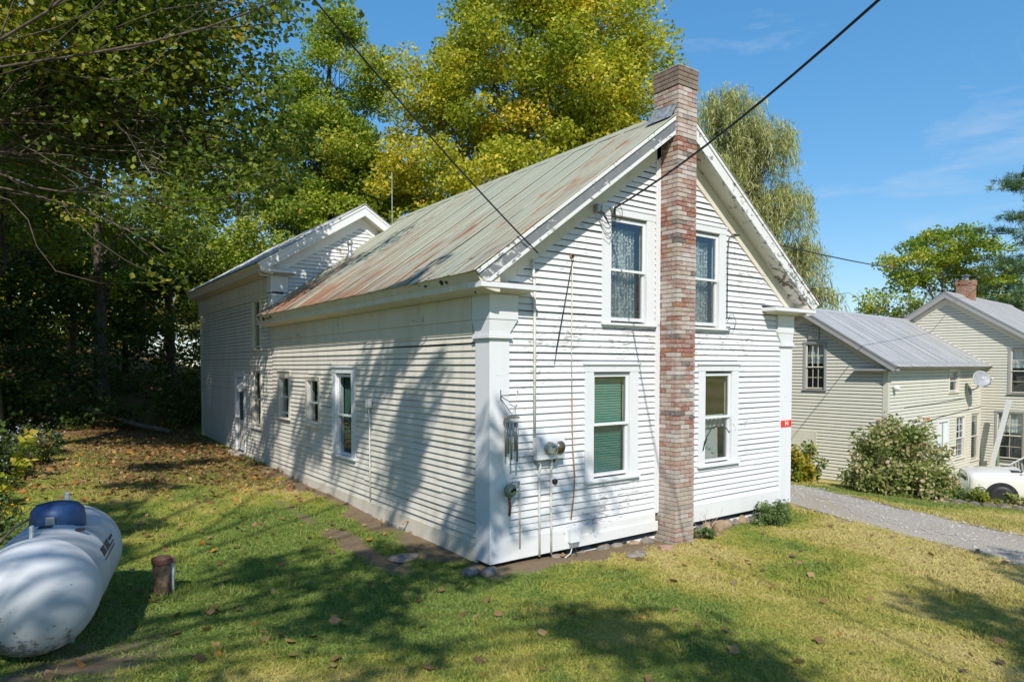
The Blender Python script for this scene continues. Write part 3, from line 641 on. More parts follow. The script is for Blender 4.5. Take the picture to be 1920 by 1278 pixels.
# wing at the back
WI = MB(); wc = MB(); z = .18
while z < 4.26:
    zt = z + EX
    for s0, s1 in cut(9.1, 16.9, [(a, b) for a, b, z0, z1 in wing_holes if z0 < zt - .075 and z1 > z + .075]):
        WI.box(.006, .02, s0 - .01, s1 + .01, z, zt); clap_add(wc, (.002, s1 + .004, z + random.uniform(-.003, .003)), (0, -1, 0), s1 - s0 + .008, (-1, 0, 0))
    z += EX
WSL = .627; WXC = 2.21; WZE = 4.87; z = 3.6; wg = MB()
while z < 6.4:
    zt = z + EX; a = .25 if zt < 4.6 else (zt - WZE + .26) / WSL + XE; b = 2 * WXC - max(a, .0)
    if b > a: clap_add(wg, (a, 9.1, z), (1, 0, 0), b - a, (0, -1, 0)); WI.box(a, b, 9.105, 9.12, z, zt)
    z += EX
WI.box(.006, .1, 9.1, 9.3, 3.5, 4.6).box(4.30, 4.40, 9.1, 16.9, 0, 4.7).box(0.02, 4.4, 16.8, 16.9, 0, 4.7).prism([(0.02, 4.7), (4.4, 4.7), (2.21, 6.2)], 16.8, 16.9).box(.02, 4.4, 9.1, 16.9, .0, .1)
wwall = WI.build('wing_wall', M['sheath'], H)
tag(wc.build('wing_clapboards', M['clap_side'], wwall), kind='stuff'); tag(wg.build('wing_gable_clapboards', M['clap'], wwall), kind='stuff')
MB().box(-.028, .01, 16.72, 16.93, .0, 4.3).build('corner_board', M['trim_old'], wwall); MB().box(-.026, .008, 9.1, 11.5, .0, .20).box(-.026, .008, 12.62, 16.9, .0, .22).build('water_table', M['trim_old'], wwall)
gable(H, XE, WZE, WSL, WXC, 8.80, 17.15, 9.1, 4.74, 14,
      dict(panel=M['tin'], ridge=M['tin'], crown=M['white'], fascia=(M['white'], M['white']), soffit=M['trim_old'], frieze=M['white']))
cornice(H, 8.84, 17.1, 1.21); cornice_return(H, -.336, .50, 8.82, 9.1, 1.21, 1)
p = MB().box(-.034, .27, 9.062, 9.36, 3.5, 4.14).build('pilaster', M['white'], H, bevel=.005)
MB().box(-.05, .36, 9.05, 9.4, 4.25, 4.62).box(-.055, .31, 9.04, 9.38, 4.14, 4.2).build('pilaster_cap', M['white'], p, bevel=.004)
window(wwall, -10.93, -9.98, .90, 2.49, 1.06, 2.34, 1.68, RS, cw=.12, head=.10, old='trim_old', mat_sash='trim_old', cap=False)
window(wwall, -10.80, -9.98, 2.86, 4.20, 3.02, 4.09, 3.55, RS, cw=.10, head=.08, old='trim_old', mat_sash='trim_old', cap=False)
dr = MB().box(.03, .07, 11.68, 12.46, .22, 2.18).build('door', M['trim'], wwall, bevel=.003)
MB().box(.022, .029, 11.80, 12.34, 1.05, 2.05).build('door_glass', M['glass'], dr); MB().box(.024, .0295, 11.80, 12.34, .36, .95).build('door_panel', M['trim_old'], dr, bevel=.004)
MB().box(-.034, .03, 11.53, 11.66, .2, 2.2).box(-.034, .03, 12.48, 12.60, .2, 2.2).box(-.04, .03, 11.53, 12.60, 2.2, 2.36).build('door_frame', M['trim'], dr, bevel=.003)
MB().lathe([(.0, 0), (.028, .0), (.03, .03), (.012, .045), (.012, .06)], (-.03, 12.40, 1.08), 12, 'x').build('handle', M['metal_grey'], dr)
MB().box(-.3, .0, 11.5, 12.65, .0, .20).build('door_step', M['concrete'], dr, bevel=.02)
lamp = root('porch_lamp', 'small white wall lantern beside the side door', 'lamp', (-.03, 11.47, 1.93))
MB().box(-.02, .005, -.06, .06, -.02, .16).build('back_plate', M['trim'], lamp); MB().lathe([(.02, -.1), (.07, -.08), (.085, .05), (.03, .10), (.0, .12)], (-.13, 0, 0), 8).build('shade', M['conduit'], lamp); MB().tube([(-.01, 0, .06), (-.08, 0, .13), (-.13, 0, .11)], .012).build('arm', M['conduit'], lamp)
# vent pipe on the roof and television mast behind
vp = root('vent_pipe', 'galvanised plumbing vent pipe standing on the rusty green roof', 'vent pipe', (1.55, 8.2, 3.655 + SL * (1.55 + .42)))
MB().tube([(0, 0, -.08), (0, 0, .34)], .045, 14).build('pipe', M['metal_grey'], vp, True); MB().lathe([(.06, .27), (.068, .28), (.068, .36), (.05, .38)], (0, 0, 0), 14).build('cap', M['metal_grey'], vp, True)
MB().lathe([(.13, -.1), (.06, .06), (.05, .1)], (0, 0, 0), 12).build('flashing_boot', M['metal_grey'], vp, True)
tag(MB().tube([(4.3, 11.6, .3), (4.3, 11.6, 8.3)], .016, 8).build('antenna_mast', M['metal_grey']), 'thin bare metal mast rising behind the rear wing roof', 'mast')

# chimney
CH = MB().box(3.105, 3.495, -.345, .10, -.3, 6.86).build('chimney', M['mortar'], H)
CX0, CX1, CY0, CY1 = 3.092, 3.512, -.36, .115; BH = .0677; nb = 0
units = {}
def brick(dx, dy, dz, mat):
    key = (round(dx, 3), round(dy, 3), round(dz, 3), mat.name)
    if key not in units:
        b = .0035; m = MB(); vs = []
        for zz, i in ((0, b), (b, 0), (dz - b, 0), (dz, b)):
            vs += [(i, i, zz), (dx - i, i, zz), (dx - i, dy - i, zz), (i, dy - i, zz)]
        fs = [(3, 2, 1, 0), (12, 13, 14, 15)]
        for r in range(3):
            for q in range(4): fs.append((r * 4 + q, r * 4 + (q + 1) % 4, (r + 1) * 4 + (q + 1) % 4, (r + 1) * 4 + q))
        units[key] = m.add(vs, fs).mesh('brick', mat)
    return units[key]
rest = {}
jt = .009; course = 0; z = -.26
while z + BH < 6.93:
    top = z > 6.60; e = .013 if z > 6.60 else 0
    x0, x1, y0, y1 = CX0 - e, CX1 + e, CY0 - e, CY1 + e
    lay = []
    if course % 2 == 0:
        m_ = (x0 + x1) / 2; lay += [(x0, m_ - jt, y0, y0 + .1), (m_, x1, y0, y0 + .1)]
        lay += [(x0, x0 + .1, y0 + .1 + jt, y0 + .3), (x0, x0 + .1, y0 + .3 + jt, y1)]; back = [(x1 - .1, x1, y0 + .1 + jt, y0 + .3), (x1 - .1, x1, y0 + .3 + jt, y1)]
    else:
        lay += [(x0, x0 + .1, y0, y0 + .2), (x0, x0 + .1, y0 + .2 + jt, y0 + .4), (x0, x0 + .1, y0 + .4 + jt, y1)]
        lay += [(x0 + .1 + jt, x0 + .3, y0, y0 + .1), (x0 + .3 + jt, x1, y0, y0 + .1)]; back = [(x1 - .1, x1, y0 + .1 + jt, y0 + .3), (x1 - .1, x1, y0 + .3 + jt, y1)]
    for q, (a, b, c, d) in enumerate(lay + back):
        zone = math.sin(z * 1.9 + 1.0) + random.gauss(0, .55)
        if top: mt = BSOOT
        elif z < 1.35 and random.random() < .86 - .25 * max(0, z - .6): mt = random.choice(BTAN)
        elif zone > .75: mt = random.choice([BR[3], BR[4], BR[4], BR[2]])
        else: mt = random.choices(BR, [.25, .13, .22, .16, .14, .10])[0]
        dy_ = random.uniform(-.002, .003)
        if q < len(lay) and nb < 300 and 0.0 < z < 6.9 and (c < -.2 or d - c > .15):
            o = obj('brick', brick(b - a, d - c, BH - jt, mt), CH, (a, c + dy_, z)); nb += 1
        else: rest.setdefault(mt.name, (MB(), mt))[0].box(a, b, c + dy_, d + dy_, z, z + BH - jt)
    z += BH; course += 1
for k, (m_, mt) in rest.items(): tag(m_.build('upper_brickwork', mt, CH, bevel=.003), kind='stuff')
MB().box(CX0 - .02, CX1 + .02, CY0 - .02, CY1, 6.905, 6.935).build('crown_mortar', M['mortar'], CH, bevel=.01)
MB().box(CX0 - .03, CX1 + .015, CY0 - .03, .12, -.32, -.235).build('chimney_footing', M['concrete'], CH, bevel=.01)
# flashing at roof line
zf = ZE + SL * (CX0 - XE)
MB().add([(CX0 - .09, -.31, zf - .09 * SL + .03), (CX0 - .11, .2, zf - .11 * SL + .03), (CX0 - .006, -.33, zf + .14), (CX0 - .006, .12, zf + .17), (CX0 - .006, -.33, zf + .16), (CX0 - .006, .12, zf + .20), (CX0 + .02, .24, zf + .05)],
         [(0, 2, 3, 1), (2, 4, 5, 3), (1, 3, 6)]).build('flashing', M['lead'], CH)
# foundation stones under the front sill
rs = random.Random(3)
def stone_mesh(name, sx, sy, sz, mat, rnd):
    import bmesh
    bm = bmesh.new(); bmesh.ops.create_icosphere(bm, subdivisions=2, radius=1)
    ph = [rnd.uniform(0, 6) for _ in range(6)]
    for v in bm.verts:
        c = v.co; c.x = math.copysign(abs(c.x) ** .7, c.x); c.y = math.copysign(abs(c.y) ** .7, c.y); c.z = math.copysign(abs(c.z) ** .75, c.z)
        k = 1 + .10 * math.sin(3 * c.x + ph[0]) + .09 * math.sin(4 * c.y + ph[1]) + .08 * math.sin(5 * c.z + ph[2] + 2 * c.x) + .05 * math.sin(9 * c.x + ph[3] + 7 * c.y)
        v.co = Vector((c.x * sx * k, c.y * sy * k, c.z * sz * k))
    me = bpy.data.meshes.new(name); bm.to_mesh(me); bm.free(); me.materials.append(mat); me.polygons.foreach_set('use_smooth', [True] * len(me.polygons)); return me
x = .35
while x < 6.5:
    ww = rs.uniform(.14, .34)
    if not (2.95 < x + ww / 2 < 3.6):
        o = obj('foundation_stone', stone_mesh('foundation_stone', ww / 2, .11, rs.uniform(.08, .12), rs.choice([M['stone'], M['stone'], M['stone_tan']]), rs), H, (x + ww / 2, .06 + rs.uniform(-.05, .02), -.175 + rs.uniform(-.05, .02)))
        o.rotation_euler = (rs.uniform(-.1, .1), rs.uniform(-.1, .1), rs.uniform(-.15, .15))
    x += ww * .98
y = .4
while y < 8.8:
    ww = rs.uniform(.2, .4)
    obj('foundation_stone', stone_mesh('foundation_stone', .11, ww / 2, .1, rs.choice([M['stone'], M['stone_tan']]), rs), H, (.06 + rs.uniform(-.03, .02), y + ww / 2, -.13 + .02 * y))
    y += ww
# house number
sg = MB().box(6.315, 6.64, -.045, -.0385, 1.405, 1.525).build('house_number', M['red'], None)
tag(sg, 'red house number plate reading 14 on the right pilaster of the white house', 'sign')
text_part('14', .115, sg, M['signwhite'], Matrix.Translation((6.478, -.0465, 1.465)) @ Matrix.Rotation(R(90), 4, 'X'), bold=.002)

# ------------------------------------------------------------------ fittings on the front wall
em = root('electric_meter', 'white meter box with a round glass meter and an empty socket beside it', 'meter', (.65, 0, 1.28))
MB().box(0, .47, -.13, -.025, 0, .29).build('box', M['trim'], em, bevel=.006)
for k, cx_ in enumerate((.20, .375)):
    MB().lathe([(.085, -.13), (.088, -.15), (.078, -.152)], (cx_, 0, .15), 24, 'y').build('socket_ring', M['metal_grey'], em, True)
    if k == 0:
        d_ = MB().lathe([(.074, -.15), (.078, -.20), (.07, -.235), (.04, -.25), (.0, -.252)], (cx_, 0, .15), 24, 'y').build('glass_dome', M['glass'], em, True)
        MB().lathe([(.0, -.20), (.062, -.20), (.062, -.15)], (cx_, 0, .15), 20, 'y').build('meter_face', plain('meter_face', (.55, .52, .42), .5), em); MB().box(cx_ - .005, cx_ + .05, -.204, -.201, .158, .185).build('register', M['black'], em)
    else: MB().lathe([(.0, -.135), (.075, -.145), (.08, -.158)], (cx_, 0, .15), 24, 'y').build('socket_plate', plain('tarnished_brass', (.26, .22, .16), .4, .6), em, True)
for a in (.10, .30): MB().tube([(a, -.06, .0), (a, -.06, -.10), (a, -.045, -.16), (a + .005, -.04, -.75), (a + .012, -.035, -1.30)], .016, 8).build('conduit', M['conduit'], em, True)
for a in (.055, .355): MB().box(a - .02, a + .025, -.1, -.03, -.055, .0).build('hub', M['metal_grey'], em)
se = MB().tube([(.62, -.06, 3.90), (.655, -.055, 3.6), (.665, -.05, 3.0), (.67, -.045, 1.57)], .019, 8).build('service_conduit', M['conduit'], None, True)
tag(se, 'white conduit running down the front wall into the meter box', 'conduit')
cw_ = MB(); cw_.tube([(1.315, -.05, 3.97), (1.32, -.03, 3.0), (1.33, -.03, 2.1)], .007, 6)
cwo = cw_.build('hanging_cord', M['rope'], None, True); tag(cwo, 'thin cord hanging from a hook down the front wall, lower half brown', 'cord')
MB().tube([(1.33, -.03, 2.1), (1.345, -.03, 1.4), (1.375, -.04, 1.0), (1.365, -.035, .72), (1.32, -.03, .40)], .010, 6).build('brown_length', M['cord'], cwo, True)
MB().lathe([(.025, -.06), (.03, -.02), (.01, 0)], (1.315, 0, 4.0), 10, 'y').build('hook', M['cord'], cwo)
tag(MB().tube([(1.31, -.06, 3.95), (1.12, -.12, 3.35), (.92, -.18, 2.70)], .008, 5).build('slack_rope', M['black'], None, True), 'dark tube standing in for the cable shadow, slanting from the hook towards the corner', 'line')  # black tube drawn where the service cable's shadow crosses the wall
tag(MB().tube([(.40, -.04, 1.02), (.425, -.05, 1.0), (.43, -.04, .9), (.435, -.036, .14)], .012, 6).build('vent_tube', M['conduit'], None, True), 'short white gas vent tube beside the corner pilaster', 'pipe')
gr = root('gas_regulator', 'green rusting gas regulator fixed to the corner pilaster', 'regulator', (.22, -.04, .93))
MB().lathe([(.02, -.12), (.085, -.10), (.09, -.07), (.04, -.05), (.03, .0)], (0, 0, 0), 16, 'y').build('diaphragm', M['green_paint'], gr, True); MB().tube([(0, -.06, .06), (.05, -.06, .1), (.18, -.04, .09)], .011).build('inlet', M['metal_grey'], gr, True)
MB().tube([(.0, -.05, -.06), (.02, -.05, -.2), (.02, -.035, -.33)], .018).build('stem', plain('rusty_pipe', (.22, .10, .05), .8, .2, .3), gr, True); MB().lathe([(.018, -.15), (.02, -.11)], (.03, 0, .02), 10, 'y').build('vent_cap', M['black'], gr)
tag(MB().lathe([(.0, -.05), (.035, -.048), (.04, -.02)], (1.03, 0, .955), 14, 'y').build('vent_plug', M['black'], None, True), 'small black round plug on the wall below the meter', 'plug')
jb = root('junction_box', 'small white junction box on the skirt board with loose wires', 'box', (1.26, -.03, .09))
MB().box(0, .17, -.07, -.0, .0, .18).build('box', M['trim'], jb, bevel=.004); MB().box(.02, .15, -.06, -.01, -.07, .0).build('terminal', M['metal_grey'], jb)
MB().tube([(.05, -.04, -.06), (0, -.06, -.14), (-.15, -.07, -.20), (-.28, -.05, -.19)], .008).build('wire', M['rope'], jb, True); MB().tube([(.1, -.04, -.06), (.12, -.06, -.18), (.05, -.07, -.24)], .006).build('wire', M['black'], jb, True)
wc_ = root('wind_chime', 'bamboo and metal wind chime hanging from a black bracket at the corner', 'wind chime', (.22, -.15, 1.85))
MB().tube([(-.09, .11, .36), (-.09, .11, .23), (-.085, .1, .29), (.06, -.02, .30), (.08, -.03, .34), (.055, -.04, .35)], .006).build('bracket', M['black'], wc_, True); MB().tube([(-.09, .11, .25), (.0, .0, .06)], .005).build('brace', M['black'], wc_)
MB().lathe([(.0, .03), (.10, .026), (.105, .01), (.0, .008)], (0, 0, 0), 18).build('top_disc', plain('chime_wood', (.42, .30, .2), .7), wc_, True)
for k in range(5):
    a = k * 1.256 + .3; MB().tube([(.075 * math.cos(a), .075 * math.sin(a), -.05), (.075 * math.cos(a), .075 * math.sin(a), -.42 - .03 * k)], .013, 8).build('tube', M['tubes'], wc_, True)
for k in range(3):
    a = k * 2.1; MB().tube([(.05 * math.cos(a), .05 * math.sin(a), .02), (.065, -.03, .33)], .002, 4).build('string', M['rope'], wc_)
MB().lathe([(.0, -.20), (.035, -.205), (.035, -.22), (0, -.225)], (0, 0, 0), 12).build('striker', plain('chime_wood_dark', (.3, .2, .12), .7), wc_); MB().tube([(0, 0, 0), (0, 0, -.5)], .002, 4).build('striker_string', M['rope'], wc_); 
ip = root('plant_hook', 'black curved plant hook beside the lower right window', 'hook', (4.12, -.05, 1.15))
MB().tube([(0, 0, 0), (.0, -.06, .22), (.05, -.12, .36), (.14, -.2, .42), (.25, -.26, .36), (.29, -.28, .29), (.31, -.28, .32)], .008).build('hook_arm', M['black'], ip, True); MB().tube([(0, .02, -.02), (.03, -.02, .12), (.02, -.06, .2)], .006).build('hook_plate', M['black'], ip)
# service cables
def cable(name, label, a, b, sag, r, ext=1.0, bend=None):
    a = Vector(a); b = Vector(b); pts = []
    for i in range(25):
        t = i / 24 * ext; p_ = a.lerp(b, t); p_.z -= 4 * sag * t * (1 - t) if t <= 1 else -4 * sag * (t - 1) * .3; pts.append(p_)
    o = tag(MB().tube(pts, r, 6).build(name, M['black'], None, True), label, 'cable'); return o
cable('service_cable', 'thin black cable from above the left trees to the left eave of the gable', (.50, -.33, 3.93), (-2.43, -.57, 6.04), .06, .0095, 2.2)
cable('service_cable', 'thick black cable crossing in front of the brick chimney to the gable', (2.05, -.10, 4.74), (.42, -4.52, 5.23), .10, .0125, 2.4)
cable('service_cable', 'thin black cable running right from the right rake towards the far trees', (4.86, -.06, 4.70), (43.4, 7.68, 8.27), .55, .013, 1.3)
ins = root('cable_anchor', 'coiled service wires and insulators at the left upper window', 'insulator', (2.05, -.04, 4.74))
MB().lathe([(.02, -.07), (.035, -.06), (.035, -.02), (.02, .02)], (0, 0, 0), 12, 'y').build('insulator', M['metal_grey'], ins, True); MB().box(-.34, -.28, -.08, .0, -.08, .02).build('weatherhead', M['metal_grey'], ins)
for k in range(4):
    q = [(-.31, -.06, -.03)] + [(-.28 + .30 * t, -.07 - .02 * k, -.03 - (.10 + .03 * k) * math.sin(math.pi * t) - .02 * k) for t in (.2, .4, .6, .8)] + [(.02, -.06, -.02 + .02 * k)]
    MB().tube(q, .006, 5).build('wire_loop', M['black'], ins, True)
MB().tube([(.02, -.05, -.02)] + [(.07 + .09 * math.cos(t), -.06, -.05 + .12 * math.sin(t)) for t in np.linspace(2.2, -3.2, 12)], .005, 5).build('wire_loop', M['black'], ins, True)
MB().tube([(.02, -.05, -.1), (-.0, -.06, -.3), (-.08, -.07, -.42), (-.2, -.06, -.36)], .005, 5).build('wire_loop', M['black'], ins, True)
rw_ = root('loose_wire', 'thin loose wire curling below the sill of the right upper window', 'wire', (4.74, -.03, 3.15))
MB().tube([(0, 0, .1), (.02, -.03, .2), (.10, -.04, .22), (.18, -.04, .1), (.14, -.04, -.02), (.04, -.03, -.02), (0, -.03, -.1)], .005, 5).build('wire', M['black'], rw_, True); MB().box(-.03, .03, -.04, 0, -.04, .02).build('clip', M['metal_grey'], rw_)
tag(MB().tube([(4.86, -.04, 4.70), (4.74, -.05, 4.64), (4.71, -.05, 4.4), (4.712, -.045, 3.3)], .007, 5).build('drop_wire', M['black'], None, True), 'thin wire dropping beside the right upper window casing', 'wire')
sb = root('side_outlet', 'small pale box and conduit on the long side wall', 'conduit', (-.03, 3.56, 1.87))
MB().box(-.07, .0, -.06, .06, -.06, .08).build('box', M['conduit'], sb, bevel=.006); MB().tube([(-.035, 0, -.06), (-.02, 0, -.3), (-.015, .01, -.9), (-.012, .01, -1.62)], .014, 8).build('pipe', M['conduit'], sb, True); MB().tube([(-.03, .06, .0), (-.02, .3, .0), (-.015, .62, .01)], .012, 6).build('cross_pipe', M['conduit'], sb, True)
tag(MB().tube([(-.03, 2.2, .14), (-.10, 2.2, .14), (-.13, 2.2, .10)], .012, 8).build('hose_tap', M['cord'], None, True), 'small outdoor tap low on the long side wall', 'tap')
lb = tag(obj('loose_brick', brick(.2, .095, .06, BR[1])), 'loose orange brick lying on the soil left of the chimney foot', 'brick'); lb.location = (2.62, -.50, tzf(2.65, -.45) + .0); lb.rotation_euler = (0, .05, -.35)
for k, (x, y, sx, sy, sz, lab, mt) in enumerate([(-.13, -.16, .10, .07, .07, 'pale rounded stone at the near corner of the house', 'stone'), (-.28, .02, .13, .1, .05, 'dark flat stone beside the near corner post', 'stone'),
        (2.1, -.5, .17, .10, .04, 'flat grey stone half buried in soil left of the chimney', 'stone'), (4.55, -.10, .26, .12, .10, 'large tan stone under the sill right of the chimney', 'stone_tan'), (-.7, 1.0, .22, .17, .035, 'flat grey paving stone by the long side wall', 'stone')]):
    o = tag(obj('field_stone', stone_mesh('field_stone', sx, sy, sz, M[mt], rs)), lab, 'stone', 'loose stones around the white house'); o.location = (x, y, tzf(x, y) + sz * .45)

# ------------------------------------------------------------------ propane tank and well pipe
def tank_paint():
    t = NT('tank_paint'); p = t.pos(obj=True); c = t.mix(t.ramp(t.noise(p, 2.0, 6), [(.4, 0), (.75, .6)]), (.43, .45, .48), (.31, .33, .365))
    sep = t.n('ShaderNodeSeparateXYZ'); t.l(p, sep.inputs[0])
    low = t.math('MULTIPLY', t.math('SUBTRACT', .42, sep.outputs['Z']), .30); lf = t.math('MULTIPLY', t.math('ADD', sep.outputs['X'], .1), -.16)
    k = t.math('ADD', t.math('ADD', t.noise(p, 13, 8, .72), t.math('MULTIPLY', low, 1.25)), lf); c = t.mix(t.ramp(k, [(.54, 0), (.60, .85)]), c, (.085, .09, .08))
    c = t.mix(t.ramp(t.math('ADD', t.noise(p, 9, 6, .65), low), [(.56, 0), (.74, .45)]), c, (.30, .29, .2))
    sp = t.noise(p, 34, 3, .5); c = t.mix(t.ramp(sp, [(.735, 0), (.755, 1)]), c, (.05, .05, .055))
    t.bsdf(c, .55, 0, .4, t.bump(t.noise(p, 30, 4), .08, .004)); return t.m
TA = root('propane_tank', 'large white propane tank with blue domed lid on the lawn', 'tank', (-4.80, -.80, tzf(-4.6, .2) - .02), R(-12))
TR, TL = .45, 2.25; zc = .545
prof = [(TR * math.sin(a), TR - TR * .95 * math.cos(a) - TR * .05) for a in np.linspace(.002, math.pi / 2, 12)]; prof = [(r, h * .78) for r, h in prof]
prof = prof + [(TR, .44), (TR + .005, .452), (TR + .005, .462), (TR, .474), (TR, 1.02), (TR + .004, 1.03), (TR + .004, 1.04), (TR, 1.05), (TR, TL - .47), (TR + .005, TL - .46), (TR, TL - .45)] + [(r, TL - h) for r, h in reversed(prof)]
MB().lathe(prof, (0, 0, zc), 56, 'y').build('shell', tank_paint(), TA, True)
bl = plain('blue_dome_paint', (.05, .105, .25), .45, .1, .3, 9)
dm = MB(); dp = [(.0, .245), (.09, .24), (.165, .22), (.205, .175), (.217, .10), (.219, -.06)]; dm.lathe(list(reversed(dp)), (.02, 1.20, zc + .375), 32); dome = dm.build('dome_lid', bl, TA, True); dome.scale = (1, 1, 1)
MB().box(-.035, .035, .968, .982, zc + .42, zc + .52).build('hasp', M['metal_grey'], TA, bevel=.004)
for x, y, h in ((-.05, .55, .09), (.03, 1.7, .10)): MB().box(x - .012, x + .012, y - .03, y + .03, zc + TR - .02, zc + TR + h).build('lifting_lug', M['conduit'], TA, bevel=.004)
MB().lathe([(.02, 0), (.022, .12), (.028, .14), (.0, .15)], (.04, 1.52, zc + .50), 10).build('relief_cap', M['conduit'], TA); MB().box(-.07, .03, .86, .94, zc + TR - .012, zc + TR + .006).build('data_plate', M['black'], TA)
MB().box(.20, .27, .88, .93, zc + .395, zc + .412).build('label_patch', M['black'], TA)
for k, (a0, y0, w_, h_) in enumerate([(.52, .85, .4, .14), (.50, 1.3, .22, .06), (.38, .85, .62, .03), (.30, .85, .62, .03)]):
    m = MB(); n = 8; vs = []
    for i in range(n + 1):
        for q in (0, 1): aa = a0 - q * h_; vs.append(((TR + .003) * math.cos(aa), y0 + w_ * i / n, zc + (TR + .003) * math.sin(aa)))
    m.add(vs, [(2 * i, 2 * i + 1, 2 * i + 3, 2 * i + 2) for i in range(n)]).build('worn_lettering', plain('worn_stencil', (.10, .085, .08), .7, 0, .4, 30), TA, True)
for y in (.80, 1.75): MB().box(-.20, .20, y - .1, y + .1, -.15, .10).build('support_block', M['concrete'], TA, bevel=.01)
for y in (.80, 1.75): MB().box(-.24, .24, y - .03, y + .03, .09, .26).build('saddle', M['metal_grey'], TA)
MB().tube([(-.12, 1.25, zc + .52), (-.3, 1.15, zc + .42), (-.5, 1.0, zc + .2), (-.56, .9, .2), (-.57, .9, -.02)], .011).build('gas_line', M['cord'], TA, True)
WP = root('well_pipe', 'short rusty capped well pipe standing in the grass beside the tank', 'well pipe', (-3.60, .98, tzf(-3.6, .98)), .4)
rp = plain('rusty_casing', (.20, .13, .085), .85, .1, .35, 16, .6)
MB().lathe([(.085, -.1), (.086, .36), (.07, .37)], (0, 0, 0), 20).build('casing', rp, WP, True); MB().lathe([(.10, .34), (.102, .345), (.102, .40), (.096, .41), (.0, .415)], (0, 0, 0), 8).build('cap', plain('rusty_cap', (.16, .075, .055), .8, .1, .3, 20), WP, bevel=.006)
MB().tube([(.105, -.02, -.02), (.105, -.02, .35)], .022, 8).build('cable_conduit', M['conduit'], WP, True); MB().box(.085, .125, -.05, .01, .33, .39).build('lug', rp, WP)
lg = MB(); lg.tube([(-3.3, 19.4, tzf(-3.3, 19.4) + .55), (-2.6, 18.8, tzf(-2.6, 18.8) + .4), (-1.7, 17.9, tzf(-1.7, 17.9) + .2), (-.9, 17.1, tzf(-.9, 17.1) + .1)], [.08, .085, .08, .07], 10)
tag(lg.build('fallen_log', M['wood_log'], None, True), 'pale fallen log lying at the foot of the dark wooded bank', 'log')

# ------------------------------------------------------------------ neighbouring cream house (local y runs along its ridges)
NB = root('cream_house', 'cream clapboard house with grey standing seam roofs beyond the driveway', 'house', (18.0, 3.55, -1.65), R(-85.3))
NE = .115
def siding(sh, cl_, face, lo, hi, z0, z1, at, holes, lim=None):
    """face 'f': plane y=at facing -y; 'r': plane x=at facing +x"""
    z = z0
    while z < z1:
        zt = z + NE; a, b = (lim(zt) if lim else (lo, hi))
        for s0, s1 in cut(max(a, lo), min(b, hi), [(h0, h1) for h0, h1, q0, q1 in holes if q0 < zt - .09 and q1 > z + .09]):
            if face == 'f': sh.box(s0, s1, at + .004, at + .02, z, zt); clap_add(cl_, (s0, at, z), (1, 0, 0), s1 - s0, (0, -1, 0), .03, .102)
            else: sh.box(at - .02, at - .004, s0, s1, z, zt); clap_add(cl_, (at, s0, z), (0, 1, 0), s1 - s0, (1, 0, 0), .03, .102)
        z += NE
nsh, ncl = MB(), MB(); NX0, NXC, NZ0, NSL = -6.02, -2.81, 4.15, .645
siding(nsh, ncl, 'f', -5.62, 0, 0, 6.0, 0, [(-2.80, -1.97, 3.26, 5.0)], lambda zt: (-5.62, 0) if zt < 4.0 else ((zt - NZ0 + .28) / NSL + NX0, 2 * NXC - ((zt - NZ0 + .28) / NSL + NX0)))
siding(nsh, ncl, 'r', 0, 9.95, 0, 4.1, 0, [(5.86, 7.02, 3.08, 4.04), (4.7, 5.98, -1, 2.15), (6.72, 7.9, .45, 2.2), (8.6, 9.75, .2, 2.25)])
BX0, BXC, BZ0, BSL = -7.3, -1.31, 3.40, .66
siding(nsh, ncl, 'f', -7.0, 4.4, -.4, 7.0, 9.95, [(.93, 2.1, 2.95, 4.9), (.52, 1.55, .22, 2.3)], lambda zt: (-7, 4.4) if zt < 3.3 else ((zt - BZ0 + .28) / BSL + BX0, 2 * BXC - ((zt - BZ0 + .28) / BSL + BX0)))
nsh.box(-5.62, -5.5, 0, 9.9, -.3, 4.1).box(4.3, 4.4, 9.96, 19.8, -.4, 3.4).box(-7, -6.9, 9.96, 19.8, -.4, 3.4).box(-7, 4.4, 19.7, 19.8, -.4, 5).box(-5.6, -.02, 0.02, 9.9, -.3, -.0)
nwall = nsh.build('wall', M['sheath'], NB); tag(ncl.build('clapboard_siding', M['cream'], nwall), kind='stuff')
nm = dict(panel=M['tin'], ridge=M['tin'], crown=M['grey_trim'], fascia=(M['grey_trim'], M['grey_trim']), soffit=M['grey_trim'], frieze=M['cream'])
gable(NB, NX0, NZ0, NSL, NXC, -.35, 9.94, 0, 3.96, 24, nm, .9)
gable(NB, BX0, BZ0, BSL, BXC, 9.62, 20, 9.95, 3.2, 18, nm, .95)
MB().prism([(.36, 4.12), (.02, 4.0), (.02, 4.16), (.25, 4.3)], -.3, 9.94).build('eave', M['grey_trim'], NB)
MB().box(-1.0, .36, -.28, 0, 4.00, 4.06).build('eave_return', M['grey_trim'], NB)
MB().box(-.13, .03, -.03, .13, -.3, 4.0).build('corner_board', M['cream'], NB); MB().box(-5.7, .02, -.04, .01, -.35, .02).box(-.0, .03, .1, 9.95, -.4, .02).build('foundation', M['concrete'], NB)
MB().box(-2.62, -2.22, -.06, .02, 5.06, 5.58).build('gable_vent', M['grey_trim'], NB)
for k in range(9): MB().obox((-2.42, -.07, 5.10 + .054 * k), ((1, 0, 0), (0, .8, -.6), (0, .6, .8)), (.17, .03, .004)).build('vent_slat', M['conduit'], NB)
MB().box(-3.33, -2.31, -.026, -.022, 1.05, 1.86).build('patched_opening', M['cream'], NB); MB().box(-2.33, -2.29, -.035, 0, .6, 1.84).build('patch_trim', M['cream'], NB)
window(nwall, -2.80, -1.97, 3.26, 5.0, 3.40, 4.90, 4.12, 0, inside=in_shade, cw=.08, head=.07, cap=False, old='grey_trim', muntin=(3, 2), mat_sash='trim_old')
RN = math.pi / 2
